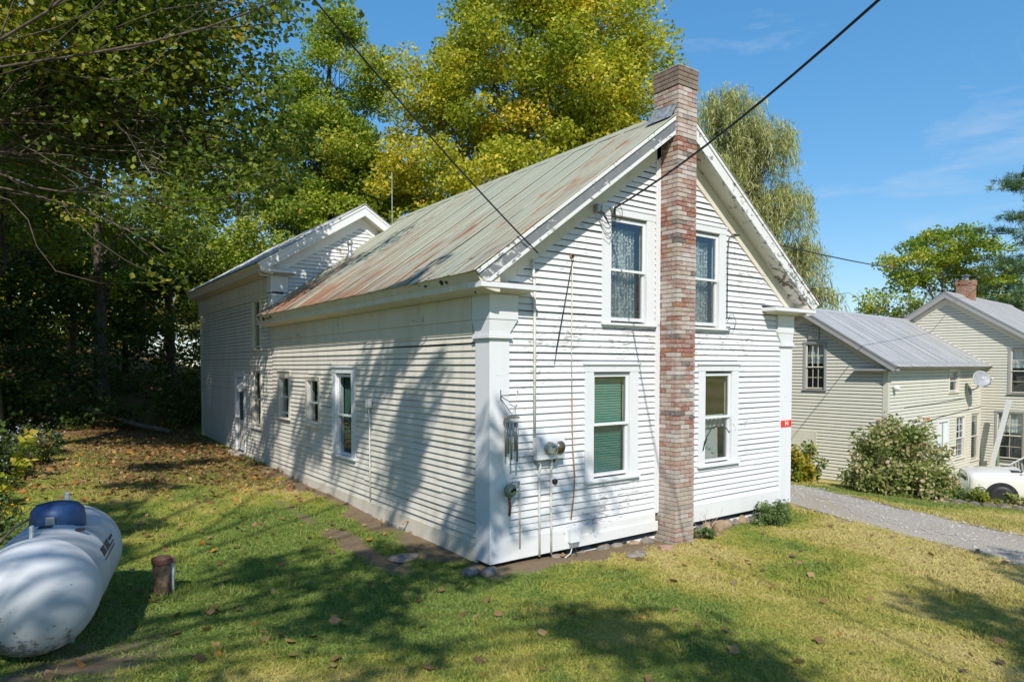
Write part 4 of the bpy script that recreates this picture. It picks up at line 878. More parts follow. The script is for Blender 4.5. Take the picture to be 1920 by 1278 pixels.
window(nwall, 5.86, 7.02, 3.08, 4.04, 3.22, 3.95, 3.58, RN, cw=.09, head=.06, cap=False, old='trim_old', mat_sash='trim')
window(nwall, 6.72, 7.9, .45, 2.2, .6, 2.1, 1.3, RN, cw=.09, head=.06, cap=False, old='trim_old', muntin=(2, 3), mat_sash='trim')
window(nwall, 8.6, 9.75, .2, 2.25, .35, 2.12, 1.25, RN, cw=.07, head=.06, cap=False, old='cream', mat_sash='trim_old')
window(nwall, .93, 2.1, 2.95, 4.9, 3.10, 4.8, 3.95, 0, inside=in_shade, cw=.09, head=.07, cap=False, old='grey_trim', muntin=(2, 2), mat_sash='trim_old', loc=(0, 9.95, 0))
window(nwall, .52, 1.55, .22, 2.3, .40, 2.2, 1.3, 0, inside=in_shade, cw=.07, head=.07, cap=False, old='grey_trim', muntin=(2, 2), mat_sash='trim_old', loc=(0, 9.95, 0))
nd = MB().box(-.06, -.02, 4.84, 5.84, .0, 2.05).build('door', M['vinyl'], nwall); MB().box(-.03, .03, 4.7, 4.84, 0, 2.05).box(-.03, .03, 5.84, 5.98, 0, 2.05).box(-.03, .035, 4.7, 5.98, 2.05, 2.15).build('door_frame', M['trim'], nd); MB().box(-.02, .01, 5.32, 5.36, .05, 2.0).build('door_stile', M['grey_trim'], nd)
bc = MB().box(-1.54, -.94, 11.9, 12.5, 5.8, 8.0).build('chimney', M['mortar'], NB); bb = MB()
for c_ in range(24):
    z = 6.35 + c_ * .07; e = .03 if c_ > 20 else 0
    for q in range(3):
        o = (.1 if c_ % 2 else 0); x0 = max(-1.55 - e, -1.55 - e + q * .21 - o); x1 = min(-.93 + e, x0 + .2)
        bb.box(x0, x1, 11.885 - e, 11.96, z, z + .06); y0 = 11.89 + q * .21
        bb.box(-.96, -.925 + e, y0, y0 + .2, z, z + .06); bb.box(-1.555 - e, -1.52, y0, y0 + .2, z, z + .06)
tag(bb.build('brickwork', BR[1], bc), kind='stuff'); MB().box(-1.65, -.85, 11.75, 12.6, 6.2, 6.62).build('flashing', M['lead'], bc, bevel=.05)
MB().tube([(-1.24, 12.2, 7.9), (-1.24, 12.2, 8.2)], .1, 12).lathe([(.2, 8.22), (.18, 8.25), (.0, 8.3)], (-1.24, 12.2, 0), 12).build('flue_cap', M['metal_grey'], bc)
def place_nb(o):   # things fixed to the cream house are top-level but built in its frame
    o.matrix_world = NBM @ o.matrix_world
NBM = Matrix.Translation((18.0, 3.55, -1.65)) @ Matrix.Rotation(R(-85.3), 4, 'Z')
di = root('satellite_dish', 'grey oval satellite dish on a bent arm at the cream house wall', 'satellite dish')
m = MB(); n, kk = 24, 6; vs = [(0, 0, 0)]
for r_ in range(1, kk + 1):
    for i in range(n): a = 2 * math.pi * i / n; q = r_ / kk; vs.append((.40 * q * math.cos(a), -.09 * q * q, .34 * q * math.sin(a)))
fs = [(0, 1 + i, 1 + (i + 1) % n) for i in range(n)] + [(1 + (r_ - 1) * n + i, 1 + r_ * n + i, 1 + r_ * n + (i + 1) % n, 1 + (r_ - 1) * n + (i + 1) % n) for r_ in range(1, kk) for i in range(n)]
m.add(vs, fs); ref = m.build('reflector', plain('dish_grey', (.33, .34, .36), .5, .1), di, True); sm = ref.modifiers.new('s', 'SOLIDIFY'); sm.thickness = .012
text_part('HD', .13, ref, M['signwhite'], Matrix.Translation((.12, -.045, .05)) @ Matrix.Rotation(R(90), 4, 'X'))
MB().tube([(0, .01, -.03), (.0, .15, -.25), (-.05, .35, -.33), (-.1, .5, -.34)], .025).build('arm', M['metal_grey'], di, True); MB().tube([(0, -.05, -.32), (.0, -.4, -.28), (.0, -.5, -.15)], .018).build('feed_arm', M['metal_grey'], di, True); MB().tube([(.0, -.46, -.15), (0, -.56, -.1)], .035).build('feed_horn', M['conduit'], di)
MB().box(-.14, -.06, .46, .52, -.5, -.2).build('wall_plate', M['metal_grey'], di)
di.matrix_world = NBM @ Matrix.Translation((.52, 7.85, 3.62)) @ Matrix.Rotation(R(58), 4, 'Z') @ Matrix.Rotation(R(-16), 4, 'X')
fl = MB().lathe([(.0, -.1), (.07, -.09), (.1, -.02), (.09, .05), (.03, .08)], (0, 0, 0), 16).build('flood_lamp', M['vinyl'], None, True); tag(fl, 'small white globe lamp at the corner of the cream house', 'lamp'); fl.matrix_world = NBM @ Matrix.Translation((.12, .42, 3.45))
rs2 = MB().box(.024, .034, 3.45, 3.85, 2.14, 2.27).build('house_plate', M['red'], None); tag(rs2, 'small red number plate on the cream house above the bush', 'sign'); rs2.matrix_world = NBM
pk = MB().obox((.85, 9.35, 1.35), ((-.32, .12, -1.45), (0, 1, .08), (1, 0, -.2)), (1.5, .02, .09)).build('leaning_plank', M['trim'], None); tag(pk, 'long white plank leaning against the cream house by the inner corner', 'plank'); pk.matrix_world = NBM
pv = MB().tube([(.75, 9.5, -.3), (.75, 9.5, .75)], .06, 10).build('green_post', M['green_paint'], None); tag(pv, 'short green pipe standing behind the leaning plank', 'pipe'); pv.matrix_world = NBM
for k, q in enumerate([[(.03, 1.4, 2.75), (.03, 4.5, 2.78), (.03, 7.8, 2.86)], [(.03, 2.2, 2.05), (.03, 5, 2.26), (.03, 9.9, 2.45)]]):
    o = MB().tube(q, .012, 5).build('wall_wire', M['black'], None); tag(o, ('upper' if k == 0 else 'lower') + ' thin dark wire strung along the cream house side wall', 'wire'); o.matrix_world = NBM

# ------------------------------------------------------------------ parked car
carp = NT('car_paint'); carp.bsdf((.70, .68, .63), .28, .05, .6, **{'Coat Weight': .6}); carp = carp.m
CAR = root('parked_car', 'white compact sport utility car parked beside the cream house', 'car', (20.15, -.10, tzf(20.1, -.1) - .08), math.atan2(.866, -.5))
st = [(2.10, .74, .34, .84, .97), (2.05, .85, .25, .90, 1.02), (1.85, .89, .22, .95, 1.05), (1.4, .90, .22, .98, 1.08), (.95, .905, .22, 1.0, 1.10), (.6, .91, .22, 1.0, 1.12), (-.4, .91, .22, 1.02, 1.12), (-1.4, .90, .22, 1.04, 1.13), (-1.95, .87, .26, 1.02, 1.12), (-2.10, .78, .34, .95, 1.05)]
m = MB(); sec = []
for x, w_, b, s_, h in st:
    sec.append([(x, -w_ * .93, b), (x, -w_, b + .22), (x, -w_, s_ - .12), (x, -w_ * .965, s_), (x, -w_ * .80, h - .02), (x, -w_ * .4, h + .02), (x, 0, h + .03), (x, w_ * .4, h + .02), (x, w_ * .80, h - .02), (x, w_ * .965, s_), (x, w_, s_ - .12), (x, w_, b + .22), (x, w_ * .93, b)])
n = 13; vs = [p_ for r_ in sec for p_ in r_]; fs = [(i * n + j, i * n + j + 1, (i + 1) * n + j + 1, (i + 1) * n + j) for i in range(len(sec) - 1) for j in range(n - 1)] + [tuple(range(n)), tuple(range((len(sec)) * n - 1, (len(sec) - 1) * n - 1, -1))]
fs += [(i * n, (i + 1) * n, (i + 1) * n + 12, i * n + 12) for i in range(len(sec) - 1)]
body = m.add(vs, fs).build('body', carp, CAR, True); sb_ = body.modifiers.new('s', 'SUBSURF'); sb_.levels = 1; sb_.render_levels = 2
cab = [(.78, .80, 1.08), (.10, .70, 1.60), (-1.55, .68, 1.62), (-2.02, .74, 1.10)]
cb = MB(); cb.add([(-1.55, -.68, 1.60), (.10, -.70, 1.58), (.10, .70, 1.58), (-1.55, .68, 1.60), (-1.5, -.6, 1.66), (.02, -.62, 1.65), (.02, .62, 1.65), (-1.5, .6, 1.66)], [(0, 1, 5, 4), (1, 2, 6, 5), (2, 3, 7, 6), (3, 0, 4, 7), (4, 5, 6, 7)])
for s_ in (-1, 1):
    for (x0, z0, y0), (x1, z1, y1), t_ in (((.80, 1.06, .84), (.10, 1.59, .70), .035), ((-.42, 1.1, .86), (-.45, 1.59, .70), .04), ((-1.35, 1.1, .86), (-1.3, 1.6, .70), .05), ((-2.0, 1.1, .80), (-1.55, 1.60, .68), .06)):
        cb.obox(((x0 + x1) / 2, s_ * (y0 + y1) / 2, (z0 + z1) / 2), ((x1 - x0, s_ * (y1 - y0), z1 - z0), (1, 0, .2), (0, 1, 0)), (math.dist((x0, y0, z0), (x1, y1, z1)) / 2, t_, .025))
cb.build('cabin_frame', carp, CAR, bevel=.012)
MB().add([(.78, -.80, 1.08), (.78, .80, 1.08), (.10, .68, 1.585), (.10, -.68, 1.585)], [(0, 1, 2, 3)]).build('windscreen', M['carglass'], CAR)
for s_ in (-1, 1):
    for a, b in ((.70, -.42), (-.42, -1.35), (-1.35, -1.95)):
        t0 = .10 if a == .70 else (a if a > -1 else -1.3); t1 = b if b > -1.9 else -1.55
        MB().add([(a, s_ * .845, 1.09), (b, s_ * .845, 1.09), (t1, s_ * .695, 1.585), (t0, s_ * .695, 1.585)], [(0, 1, 2, 3)]).build('side_window', M['carglass'], CAR)
    MB().box(.42, .60, s_ * 1.00 - .10, s_ * 1.00 + .10, 1.06, 1.22).build('mirror', carp, CAR, bevel=.05)
    for xw in (1.285, -1.285):
        MB().lathe([(.0, 0), (.43, 0), (.43, .02), (0, .02)], (xw, s_ * .905 - .01, .36), 28, 'y').build('wheel_arch', M['black'], CAR)
        whl = MB().lathe([(.23, -.10), (.33, -.10), (.345, -.06), (.345, .06), (.33, .10), (.23, .10)], (xw, s_ * .85, .345), 28, 'y').build('wheel', M['black'], CAR, True)
        MB().lathe([(.0, -.07), (.05, -.09), (.22, -.09), (.235, .09), (.0, .07)], (xw, s_ * .86, .345), 20, 'y').build('rim', M['metal_grey'], whl, True)
    MB().box(-.38, .62, s_ * .905 - .006, s_ * .905 + .010, .52, .55).build('door_trim', M['black'], CAR); MB().box(-1.9, 1.9, s_ * .88 - .02, s_ * .88 + .025, .2, .36).build('sill_cladding', M['black'], CAR, bevel=.02)
    for xs_ in (.66, -.42, -1.15): MB().box(xs_ - .006, xs_ + .006, s_ * .905 - .012, s_ * .905 + .008, .40, 1.02).build('door_gap', M['black'], CAR)
    MB().box(-.36, -.18, s_ * .90 - .01, s_ * .90 + .03, .86, .89).build('door_handle', carp, CAR, bevel=.01)
    MB().lathe([(.0, 0), (.11, 0), (.10, .05), (0, .06)], (2.03, s_ * .58, .78), 18, 'x').build('headlight', M['glass'], CAR, True)
MB().box(2.03, 2.12, -.38, .38, .72, .84).build('grille', M['black'], CAR, bevel=.02); MB().box(1.95, 2.12, -.70, .70, .30, .42).build('bumper', M['black'], CAR, bevel=.05); MB().box(.76, 1.0, -.7, .7, 1.08, 1.115).build('cowl', M['black'], CAR, bevel=.02)

# ------------------------------------------------------------------ vegetation
SH = {
 'kite': (np.array([(0, -.5, 0), (.36, 0, .10), (0, .55, 0), (-.36, 0, .10)]), np.array([(0, 1, 2), (0, 2, 3)])),
 'maple': (np.array([(0, -.45, 0), (.30, -.22, .03), (.50, .14, .10), (.27, .24, .0), (0, .58, .05), (-.27, .24, .0), (-.50, .14, .10), (-.30, -.22, .03)]), np.array([(0, 1, 7), (1, 2, 3), (1, 3, 7), (7, 3, 5), (7, 5, 6), (3, 4, 5)])),
 'long': (np.array([(0, -.7, 0), (.09, 0, .03), (0, .7, 0), (-.09, 0, .03)]), np.array([(0, 1, 2), (0, 2, 3)])),
 'needle': (np.array([(-.03, -.5, 0), (.03, -.5, 0), (0, .6, 0)]), np.array([(0, 1, 2)])),
}
def leaves(name, pos, size, tint, mat, parent, shape, rg, up=.75, hang=None):
    N = len(pos); V, Fc = SH[shape]; K_ = len(V)
    nrm = rg.normal(size=(N, 3)) * .62; nrm[:, 2] += up; nrm /= np.linalg.norm(nrm, axis=1, keepdims=True)
    t = rg.normal(size=(N, 3)) if hang is None else hang + rg.normal(size=(N, 3)) * .28
    t -= nrm * (t * nrm).sum(1, keepdims=True); t /= np.linalg.norm(t, axis=1, keepdims=True) + 1e-9
    b = np.cross(nrm, t)
    co = pos[:, None, :] + size[:, None, None] * (V[None, :, 0, None] * b[:, None, :] + V[None, :, 1, None] * t[:, None, :] + V[None, :, 2, None] * nrm[:, None, :])
    fc = (np.arange(N)[:, None, None] * K_ + Fc[None]).reshape(-1, 3)
    me = np_mesh(name, co.reshape(-1, 3), fc, 3, mat, {'tint': np.repeat(np.clip(tint, 0, 1), K_)})
    return obj(name, me, parent)
def limb(mb, a, b, r0, r1, rg, k=5, seg=4, wob=.12, droop=0.0):
    a = np.array(a, float); b = np.array(b, float); L_ = np.linalg.norm(b - a); pts = []; seg = seg if L_ < 2.5 else seg + 4; w1, w2, w3 = rg.normal(size=3) * wob * L_ * .5, rg.normal(size=3) * wob * L_ * .28, rg.normal(size=3) * wob * L_ * .12
    for i in range(seg + 1):
        t = i / seg; p_ = a + (b - a) * t + w1 * math.sin(math.pi * t) + w2 * math.sin(2 * math.pi * t) + w3 * math.sin(3 * math.pi * t); p_[2] += droop * L_ * math.sin(math.pi * t); pts.append(tuple(p_))
    mb.tube(pts, [r0 + (r1 - r0) * i / seg for i in range(seg + 1)], k, False); return pts
def tree(name, label, base, h, r, lobes, nleaf, size, mat, seed, shape='kite', clump=.75, dens=1.0, tint=.45, spread=.22, group=None, bark='bark', lean=(0, 0), limbs_from=.3, flat=.62, cat='tree', zb=None, shell=.35):
    """lobes: (cx,cy,cz,rx,ry,rz) in world metres"""
    rg = np.random.default_rng(seed); z0 = tzf(*base) if zb is None else zb
    T = root(name, label, cat, (base[0], base[1], z0), 0, group); o0 = np.array((base[0], base[1], z0))
    mb = MB(); n = 9; trunk = []
    for i in range(n):
        t = i / (n - 1); trunk.append(np.array((lean[0] * t + rg.normal() * .03 * h * .25 * t, lean[1] * t + rg.normal() * .03 * h * .25 * t, -.2 + (h + .2) * t)))
    mb.tube([tuple(p_) for p_ in trunk], [r * (1.35 if i == 0 else 1.0) * (1 - .86 * i / (n - 1)) for i in range(n)], 10, False)
    P, S, C = [], [], []; vol = sum(l[3] * l[4] * l[5] for l in lobes)
    for l in lobes:
        c = np.array(l[:3]) - o0; R3 = np.array(l[3:6]); f = l[3] * l[4] * l[5] / vol
        hz = min(max(c[2] - R3[2] * .5 - np.hypot(c[0], c[1]) * .35, h * limbs_from), h * .93); q = min(int(hz / h * (n - 1)), n - 2); s0 = trunk[q]
        rr = max(.03, r * .42 * f ** .33); ml = limb(mb, s0, c, rr, rr * .4, rg, 7, 6, .10, .05)
        nc = max(5, int(dens * 4.6 * (R3.prod() ** .667) / clump ** 1.7)); k_ = 0
        for _ in range(nc):
            d = rg.normal(size=3); d /= np.linalg.norm(d); rad = shell + (1 - shell) * rg.random() ** .55; pc = c + d * R3 * rad
            pc += rg.normal(size=3) * clump * .25; cr_ = clump * rg.uniform(.6, 1.35)
            st = np.array(ml[rg.integers(2, len(ml))]); limb(mb, st, pc, max(.012, rr * .22), .006, rg, 4, 3, .16, .04)
            m_ = max(4, int(nleaf * f / nc * (cr_ / clump) ** 2)); dd = rg.normal(size=(m_, 3)); dd /= np.linalg.norm(dd, axis=1, keepdims=True)
            dd *= (rg.random(m_) ** .42)[:, None] * cr_; dd[:, 2] = dd[:, 2] * flat + cr_ * .12 - .10 * (dd[:, 0] ** 2 + dd[:, 1] ** 2) / cr_
            P.append(pc + dd); S.append(rg.uniform(.7, 1.25, m_) * size); tt = tint + rg.normal() * spread * .7; C.append(tt + rg.normal(size=m_) * spread * .55)
    mb.build('trunk', M[bark], T, True)
    leaves('crown', np.concatenate(P), np.concatenate(S), np.concatenate(C), M[mat], T, shape, rg)
    return T
# big turning maple behind the white house
tree('maple_tree', 'tall yellow green maple turning gold behind the white house', (11.9, 15.2), 15, .42,
     [(11.6, 14.6, 13.2, 4.0, 4.0, 3.4), (8.6, 16.4, 10.6, 2.8, 2.6, 2.6), (14.4, 12.3, 12.6, 2.6, 2.6, 3.4), (11.0, 14.0, 16.9, 3.0, 3.0, 2.2), (13.8, 12.8, 16.0, 2.2, 2.2, 1.9), (10.6, 14.0, 9.0, 3.4, 3.0, 2.6), (14.4, 13, 9.6, 2.6, 2.4, 2.6), (8.2, 16.6, 13.2, 1.6, 1.6, 1.7), (9.2, 15.5, 7.5, 2.6, 2, 2), (7.9, 16.6, 8.2, 1.6, 1.6, 2.4)],
     122000, .15, 'leaf_yellow', 11, clump=.80, tint=.30, spread=.27, dens=1.2, group='large trees behind the white house')
tree('ash_tree', 'tall narrow green tree left of the golden maple', (5.6, 19.6), 16, .36,
     [(5.7, 19.2, 13.4, 2.2, 2.2, 2.4), (4.9, 19.8, 10.4, 2.7, 2.4, 2.6), (6.4, 19.4, 9.4, 2.2, 2.2, 2.4), (4.4, 20, 7.4, 2.6, 2.4, 2.2), (6.8, 19.8, 6.6, 2.4, 2.2, 2.0), (5.6, 19.2, 15.6, 1.2, 1.2, 1.2)],
     95000, .135, 'leaf_mid', 12, clump=.72, dens=1.35, tint=.50, spread=.26, group='large trees behind the white house')
tree('olive_tree', 'thin olive toned tree between the green ash and the golden maple', (8.2, 21.5), 11, .2,
     [(8.2, 21.4, 10.6, 2.0, 2, 2.2), (7.4, 21.8, 7.6, 2.0, 2, 2.2), (9.0, 21, 8.2, 1.6, 1.6, 2)], 15000, .14, 'leaf_olive', 13, clump=.7, tint=.5, bark='bark_pale', dens=.8)
# maple whose boughs hang over the picture's upper left
OM = tree('overhanging_maple', 'large shady maple at the left edge with low boughs over the side lawn', (-7.2, 10.4), 15, .36,
     [(-4.6, 8.9, 9.2, 2.7, 2.6, 2.4), (-2.9, 7.9, 8.0, 2.2, 2.0, 2.1), (-1.6, 7.2, 7.2, 1.5, 1.5, 1.5), (-3.6, 8.2, 11.2, 2.8, 2.6, 1.8), (-.95, 6.7, 6.5, .95, .95, 1.2), (-2.4, 7.0, 5.45, .75, .75, .8), (-6.8, 9.6, 12.2, 3.2, 3, 2.4), (-2.0, 7.0, 9.2, 1.9, 1.8, 1.4), (-3.6, 8.6, 6.7, 1.6, 1.4, .9), (-5.6, 10.4, 7.2, 1.7, 1.6, 1.3), (-2.55, 6.7, 4.5, .45, .45, .6), (-1.35, 3.65, 8.25, .75, .5, .3), (-1.5, 2.5, 10.2, 1.2, 1.2, .5)],
     72000, .105, 'leaf_green', 14, shape='maple', clump=.62, dens=1.3, tint=.36, spread=.27, limbs_from=.38, shell=.2)
rg = np.random.default_rng(77); tw = MB()
for (a, b) in (((-3.9, 8.4, 7.3), (-2.9, 7.2, 6.2)), ((-3.7, 8.3, 7.9), (-2.7, 7.3, 7.2)), ((-4.3, 8.8, 9.6), (-3.3, 7.6, 7.4))):
    main = limb(tw, a, b, .022, .007, rg, 5, 6, .12)
    for _ in range(13):
        s_ = np.array(main[rg.integers(1, 7)]); e_ = s_ + np.array((.35, -.25, -.12)) * rg.uniform(.4, 1.3) + rg.normal(size=3) * .16; q = limb(tw, s_, e_, .007, .003, rg, 4, 3, .2)
        for _ in range(2): limb(tw, q[2], np.array(q[2]) + rg.normal(size=3) * .16 + (.08, -.05, -.03), .004, .002, rg, 3, 2, .1)
dt = tw.build('dead_branch', M['twig'], OM); dt.matrix_parent_inverse = OM.matrix_basis.inverted()
# wood on the bank at the left
wood = [((-2.4, 22.3), 15, .25, 9), ((-3.1, 25.4), 13, .15, 8), ((-5.5, 16.4), 16, .26, 10), ((-8.2, 20.5), 15, .25, 9.5), ((0.6, 26.5), 14, .22, 9), ((-11.5, 14.5), 15, .26, 10), ((-6.2, 27.5), 16, .25, 10), ((3.0, 24.2), 11, .2, 7), ((-9.5, 11.8), 16, .3, 11)]
wl = ['straight dark trunked tree rising from the bank, thickest trunk beside the log', 'slender tree just left of the thickest trunk on the bank', 'tree whose trunk stands at the left edge of the picture', 'tree deeper in the wood behind the left edge trunk', 'tree behind the far end of the rear wing', 'tree standing high on the bank beyond the left edge', 'tallest tree at the back of the dark wood', 'low leafy tree close behind the rear wing roof', 'broad tree beside the overhanging maple beyond the left edge']
for i, ((x, y), h, r_, zc_) in enumerate(wood):
    rr = random.Random(100 + i); g = tzf(x, y)
    lb_ = [(x + rr.uniform(-1.6, 1.6), y + rr.uniform(-1.6, 1.6), g + zc_ + rr.uniform(-3.6, 3.2), rr.uniform(1.5, 2.6), rr.uniform(1.5, 2.4), rr.uniform(1.1, 1.9)) for _ in range(6)]
    tree('wood_tree', wl[i], (x, y), h, r_, lb_, 15000, .15, 'leaf_mid' if i in (0, 4, 7) else 'leaf_green', 200 + i, clump=.75, tint=.42, spread=.24, dens=.8, group='trees of the wood on the bank')
for i, (x, y, lab) in enumerate([(-10, 32, 'low spreading tree filling the wood behind the left trunks'), (-5.2, 33.5, 'low leafy tree behind the thickest trunk'), (-.6, 31.5, 'low leafy tree behind the slender trunks beside the wing'), (3.4, 30, 'low tree at the back left corner of the wing'), (-15, 28, 'low tree at the far left of the wood')]):
    g = tzf(x, y); rr = random.Random(400 + i); tree('wood_tree', lab, (x, y), 7.5, .16, [(x + rr.uniform(-2.6, 2.6), y + rr.uniform(-1.5, 1.5), g + rr.uniform(1, 7.0), 2.2, 1.8, 1.5) for _ in range(8)], 9000, .24, 'leaf_green', 420 + i, clump=1.0, tint=.25, spread=.2, group='trees of the wood on the bank')
far = [((6.4, 41), 11.5, 'leaf_olive'), ((1.5, 44), 10, 'leaf_yellow'), ((-4.5, 48), 10.5, 'leaf_mid'), ((11, 38), 9.5, 'leaf_mid'), ((-9, 45), 11, 'leaf_yellow'), ((17, 40), 9, 'leaf_olive')]
fl_ = ['pale olive tree far behind the rear wing', 'yellow tree in the gap behind the wood', 'green tree in the gap near the left edge', 'green tree far behind the green ash', 'yellowing tree at the far left behind the wood', 'olive tree hidden low behind the golden maple']
for i, ((x, y), h, mt) in enumerate(far):
    rr = random.Random(300 + i); g = 1.2
    tree('distant_tree', fl_[i], (x, y), h * .8, .25, [(x + rr.uniform(-2, 2), y + rr.uniform(-1, 1), g + h * rr.uniform(.3, .8), 2.6, 2.2, 2.0) for _ in range(5)], 9000, .26, mt, 310 + i, clump=1.1, tint=.5, spread=.25, group='trees far beyond the garden')
# willow
rg = np.random.default_rng(21); WT = root('willow_tree', 'weeping willow with hanging grey green foliage behind the chimney', 'tree', (27.4, 15.2, tzf(27.4, 15.2)))
o0 = np.array((27.4, 15.2, tzf(27.4, 15.2))); mb = MB(); mb.tube([(0, 0, -.3), (.1, .1, 3), (-.1, 0, 7), (.2, -.1, 11)], [.5, .4, .32, .2], 10, False); P, S, C, Hg = [], [], [], []
lob = [(25.7, 15.6, 16.2, 1.9, 1.9, 1.8), (27.3, 14.8, 14.6, 2.2, 2, 2), (25.4, 15.9, 13, 2.2, 2, 2.4), (28.3, 14.2, 11.4, 1.9, 2, 2.0), (26.4, 15.4, 10, 2.5, 2.2, 2.4), (29.2, 13.6, 8.6, 1.3, 1.5, 1.7), (27.7, 14.6, 7.6, 1.9, 1.8, 2), (24.6, 16.2, 9, 2, 2, 2.6), (30.4, 12.9, 6.4, .9, 1.0, 1.0)]
for l in lob:
    c = np.array(l[:3]) - o0; R3 = np.array(l[3:]); ml = limb(mb, (0, 0, min(c[2] * .55, 9)), c, .12, .04, rg, 6, 6, .12, .1)
    for _ in range(int(92 * (R3.prod() ** .5) / 2.2)):
        d = rg.normal(size=3); d /= np.linalg.norm(d); d[2] = abs(d[2]) * .8 - .15; s0 = c + d * R3 * rg.uniform(.35, 1); ln = rg.uniform(1.0, 2.8); m_ = int(ln * 26)
        limb(mb, ml[rg.integers(2, 7)], s0, .02, .008, rg, 3, 3, .15, .1); t = rg.random(m_); out = np.array((d[0], d[1], 0)) * .35
        p_ = s0 + out * (t[:, None] ** .6) + np.array((0, 0, -1)) * (t[:, None] ** 1.2) * ln + rg.normal(size=(m_, 3)) * .13; P.append(p_); S.append(rg.uniform(.7, 1.3, m_) * .27); tt = .5 + rg.normal() * .2; C.append(tt + rg.normal(size=m_) * .15); Hg.append(np.tile((out[0] * .6, out[1] * .6, -1.0), (m_, 1)))
mb.build('trunk', M['bark'], WT, True); leaves('crown', np.concatenate(P), np.concatenate(S), np.concatenate(C), M['leaf_willow'], WT, 'long', rg, up=.35, hang=np.concatenate(Hg))
tree('locust_tree', 'open crowned green tree with bare limbs behind the cream house', (45.2, 12.6), 9.5, .34,
     [(43.2, 13.6, 8.8, 2.3, 2.2, 1.5), (45.6, 12.6, 10.4, 2.6, 2.2, 1.5), (48.2, 11.4, 9.2, 2.3, 2.2, 1.7), (41.8, 14.4, 6.4, 1.8, 1.8, 1.3), (46.6, 12, 7.4, 1.8, 1.8, 1.3), (50.2, 10.6, 7.0, 1.9, 1.8, 1.6), (44.3, 13.2, 6.0, 1.4, 1.4, .9), (49.4, 11, 5.0, 1.9, 1.8, 1.5)], 24000, .20, 'leaf_mid', 31, clump=.72, tint=.50, spread=.28, bark='bark_pale', dens=1.2, zb=-3)
dr_t = MB(); rg = np.random.default_rng(9)
for q in range(3):
    for _ in range(7): limb(dr_t, (0, 0, 0), (rg.normal() * 1.1 + q * 1.2, rg.normal() * 1.0, rg.uniform(2.2, 4.4)), .04, .01, rg, 4, 4, .2)
o = dr_t.build('bare_sapling', M['bark'], None); o.location = (33, 11.2, 2.2); tag(o, 'bare leafless twigs showing above the cream house ridge', 'shrub')
# pine at the right edge
rg = np.random.default_rng(41); PT = root('pine_tree', 'tall white pine with layered boughs at the right edge', 'tree', (42.2, 6.4, -3)); mb = MB(); mb.tube([(0, 0, 0), (.1, 0, 8), (0, 0, 17.5)], [.35, .24, .06], 9, False); P, S, C, Hg = [], [], [], []
for k in range(64):
    z = 5.2 + 11.9 * k / 64; a = rg.uniform(0, 6.283); ln = (4.3 * (1 - ((z - 5) / 14.5) ** 1.6) + .5) * rg.uniform(.65, 1.1); e_ = np.array((math.cos(a) * ln, math.sin(a) * ln, z + ln * rg.uniform(.02, .22)))
    ml = limb(mb, (0, 0, z), e_, .05, .012, rg, 4, 5, .06, -.03); nt_ = int(8 + ln * 7)
    for _ in range(nt_):
        s_ = np.array((0, 0, z)) + (e_ - np.array((0, 0, z))) * rg.uniform(.3, 1.03) + rg.normal(size=3) * np.array((.32, .32, .10)); m_ = 16; dv_ = rg.normal(size=(m_, 3)) + np.array((math.cos(a) * .5, math.sin(a) * .5, .7)); dv_ /= np.linalg.norm(dv_, axis=1, keepdims=True)
        P.append(s_ + dv_ * .16 + rg.normal(size=(m_, 3)) * .05); S.append(np.full(m_, .33)); C.append(np.full(m_, .5 + rg.normal() * .25)); Hg.append(dv_)
mb.build('trunk', M['bark'], PT, True); SH['needle'] = (np.array([(-.06, -.5, 0), (.06, -.5, 0), (0, .6, 0)]), np.array([(0, 1, 2)]))
leaves('crown', np.concatenate(P), np.concatenate(S), np.concatenate(C), M['needle'], PT, 'needle', rg, hang=np.concatenate(Hg))
# trees behind the viewer whose shade dapples the lawn and the side wall
rr = random.Random(5)
la = [(rr.uniform(-9.2, -4.9), rr.uniform(-12.2, -6.6), rr.uniform(8.2, 10.2), rr.uniform(.28, .7), rr.uniform(.28, .7), .4) for _ in range(18)]
la += [(-5.3, -6.6, 10.9, .75, .8, .5), (-4.7, -5.0, 11.2, .5, .7, .5), (-5.6, -4.2, 10.9, .6, .8, .5), (-4.6, -7.9, 9.7, .55, .6, .4), (-5.9, -2.6, 11.4, .6, .8, .5), (-6.2, -.6, 11.6, .8, .8, .6), (-4.25, -8.9, 10.6, .4, .4, .35), (-9.6, -4.5, 10.8, .9, .9, .7), (-10.5, -7, 10.4, 1.2, 1.2, 1), (-8.8, -1.4, 10.4, .6, .7, .5), (-8.0, 1.2, 10.8, .8, .8, .6)]
tree('shade_maple', 'maple left of the viewer, shading the lawn by the tank', (-10.4, -6.8), 11, .3, la, 11000, .16, 'leaf_green', 51, clump=.42, dens=.6)
lb2 = [(rr.uniform(-2.4, .9), rr.uniform(-13.8, -12.2), rr.uniform(8.4, 9.6), rr.uniform(.5, .8), rr.uniform(.5, .8), .45) for _ in range(6)] + [(-4.75, -10.5, 8.3, .3, .6, .3), (-6.3, -13.2, 9.6, .5, .7, .5), (-2.6, -15.6, 10, 1.2, 1.2, 1)]
tree('shade_maple', 'maple behind the viewer, shading the near right corner of the lawn', (-3.4, -16.4), 10.5, .28, lb2, 4600, .16, 'leaf_green', 52, clump=.5, dens=.75)

def scatter(name, P, size, tint, mat, shape, seed, parent=None, up=.75):
    rg = np.random.default_rng(seed); return leaves(name, P, size, tint, M[mat], parent, shape, rg, up)
